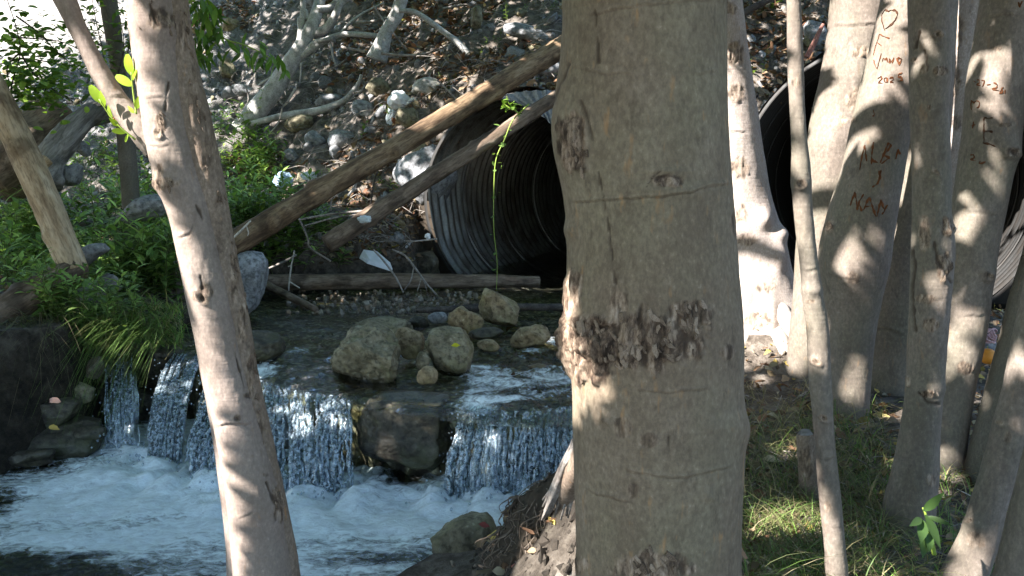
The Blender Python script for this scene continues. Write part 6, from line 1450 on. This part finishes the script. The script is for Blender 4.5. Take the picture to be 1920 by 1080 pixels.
for x, y, r in ((1830, 1030, .04), (1810, 1060, .04)): gap(x, y, 2.92, r)
for x, y, r in ((1450, 1010, .06), (1490, 1030, .09), (1440, 1060, .08), (1515, 985, .05), (1420, 940, .05), (1060, 980, .06), (1050, 1010, .05), (1020, 1065, .05), (1700, 780, .03), (1515, 850, .03)):
    p_ = gc(x, y); GAPS.append((p_, r))
for x, y, r in ((665, 385, .10), (740, 440, .09), (640, 320, .08), (770, 430, .07), (690, 355, .06), (560, 340, .12), (470, 310, .1), (535, 370, .1), (640, 570, .1), (900, 560, .07), (445, 260, .1), (790, 280, .08), (880, 150, .07), (1385, 80, .1), (1410, 140, .12), (960, 40, .08), (250, 400, .05), (200, 450, .05), (330, 560, .04)):
    p_ = gc(x, y); GAPS.append((p_, r))
for x, y, r in ((940, 570, .07), (925, 555, .06), (764, 630, .05)): gap(x, y, 6.6, r)

rng = np.random.RandomState(123)
N = 80000
tx = rng.uniform(-11, 9, N); ty = rng.uniform(-1, 19.5, N)
tx = np.concatenate((tx, rng.uniform(-5, 1.0, 9000), rng.uniform(-4, 3, 6000))); ty = np.concatenate((ty, rng.uniform(2.8, 7.2, 9000), rng.uniform(7, 16, 6000))); N = len(tx); tz = terr(tx, ty)
ee = elat(tx, ty, M1)[0]
lit = S((ee - (4.0 + 0.75 * (tx + 5.5))) / 1.0) * (tx < 0.0)                  # open sky over the left top of the slope
keepm = rng.rand(N) > lit
tx, ty, tz = tx[keepm], ty[keepm], tz[keepm]
zmin = np.maximum(np.maximum(3.5, 1.88 + .25 * ty + .4), tz + 1.6)
zl = zmin + rng.uniform(0, 2.0, len(tx))
s_ = (zl - tz) / SUN[2]
Pl = xyz(tx, ty, tz) + s_[:, None] * SUN
for g_, r in GAPS:
    d = Pl - g_; t = d @ SUN; dist = np.linalg.norm(d - np.outer(t, SUN), axis=1)
    Pl = Pl[~((dist < r + .075) & (t > .3))]
for q_, r in ((at(1000, 190, 9.75), .35), (at(1500, 120, 8.6), .3), (at(805, 495, 10.5), .25), (at(830, 330, 9.9), .3)):     # leaves added out of view to keep the culvert mouths in shade
    kk = 160; dv = rng.normal(size=(kk, 3)) * r * .6; tt_ = rng.uniform(4.2, 6.5, kk)
    Pl = np.vstack((Pl, q_ + dv + tt_[:, None] * SUN))
shade = []                                                   # leaf clusters added to shade the near stems between their sun spots
for y in range(-20, 1081, 30):
    for x in range(1090, 1380, 32):
        if 675 < y < 815 and x < 1215: continue
        if 480 < y < 680 and x < 1110: continue
        shade.append((at(x, y, 1.66), .05, 9))
for y in range(0, 1081, 26):
    xc = float(np.interp(y, [q[1] for q in Lm], [q[0] for q in Lm]))
    for dx in (0, 22, 44, 64):
        shade.append((at(xc + dx, y, 2.52), .035, 9))
    if y in range(30, 130) or y in range(320, 440) or y in range(495, 595) or y in range(700, 730) or y in range(860, 885): shade.append((at(xc - 28, y, 2.52), .04, 12))
for q_, r, kk in shade:
    dv = rng.normal(size=(kk, 3)) * r; tt_ = rng.uniform(2.3, 4.2, kk); Pl = np.vstack((Pl, q_ + dv + tt_[:, None] * SUN))
for g_, r in GAPS:                                            # and the gaps that light those stems
    if g_[1] > 2.7: continue
    d = Pl - g_; t = d @ SUN; dist = np.linalg.norm(d - np.outer(t, SUN), axis=1)
    Pl = Pl[~((dist < (r * 1.1 + .085 if g_[1] < 2 else r * .95 + .082)) & (t > .3))]
pj = proj(Pl)
Pl = Pl[~((pj[:, 2] > 0) & (pj[:, 0] > -100) & (pj[:, 0] < 2020) & (pj[:, 1] > -90) & (pj[:, 1] < 1100))]
print('canopy leaves', len(Pl))
tops = np.array([t for _, t in TREES])
# limbs reach out from each trunk top to leaf clusters; each leaf belongs to the nearest limb's tree
own = np.argmin(((Pl[:, None, :2] - tops[None, :, :2]) ** 2).sum(-1) - np.array([2.0 if k in (0, 1) else 0 for k in range(len(tops))])[None], axis=1)
for k, (root, tp) in enumerate(TREES):
    Q = Pl[own == k]
    if len(Q) < 60: continue
    off = np.array(root.location); n = len(Q)
    nv_ = SUN + rng.normal(size=(n, 3)) * .33; a = np.cross(nv_, rng.normal(size=(n, 3))); a /= np.linalg.norm(a, axis=1)[:, None]; b = np.cross(nv_, a); b /= np.linalg.norm(b, axis=1)[:, None]
    L = rng.uniform(.09, .16, n)[:, None]; w_ = L * .42
    V = np.stack((Q - a * L, Q + b * w_ - a * L * .1, Q + a * L, Q - b * w_ - a * L * .1), 1).reshape(-1, 3)
    Fc = np.arange(n * 4).reshape(n, 4)
    cols = np.repeat(np.array(GREEN)[rng.randint(0, 4, n)] * rng.uniform(.8, 1.3, (n, 1)), 4, 0)
    part('crown', V, Fc, M['crown_leaf'], root, False, None, cols)
    nb = 5 if len(Q) > 1500 else 3
    for j in range(nb):
        c = Q[rng.randint(n)]; mid = tp + (c - tp) * .5 + np.array((0, 0, .5))
        if j == 0: c = Q.mean(0); mid = tp + (c - tp) * .5 + np.array((0, 0, .4))
        pjm = proj(np.array([mid, c, tp + (mid - tp) * .5]))
        if np.any((pjm[:, 2] > 0) & (np.abs(pjm[:, 0] - 960) < 1060) & (pjm[:, 1] > -120)): continue
        part('limb', *tube([tp - np.array((0, 0, .15)), mid, c], [.06, .045, .012], 8, 16, jitter=.1, seed=j), M['bark_dark'], root)
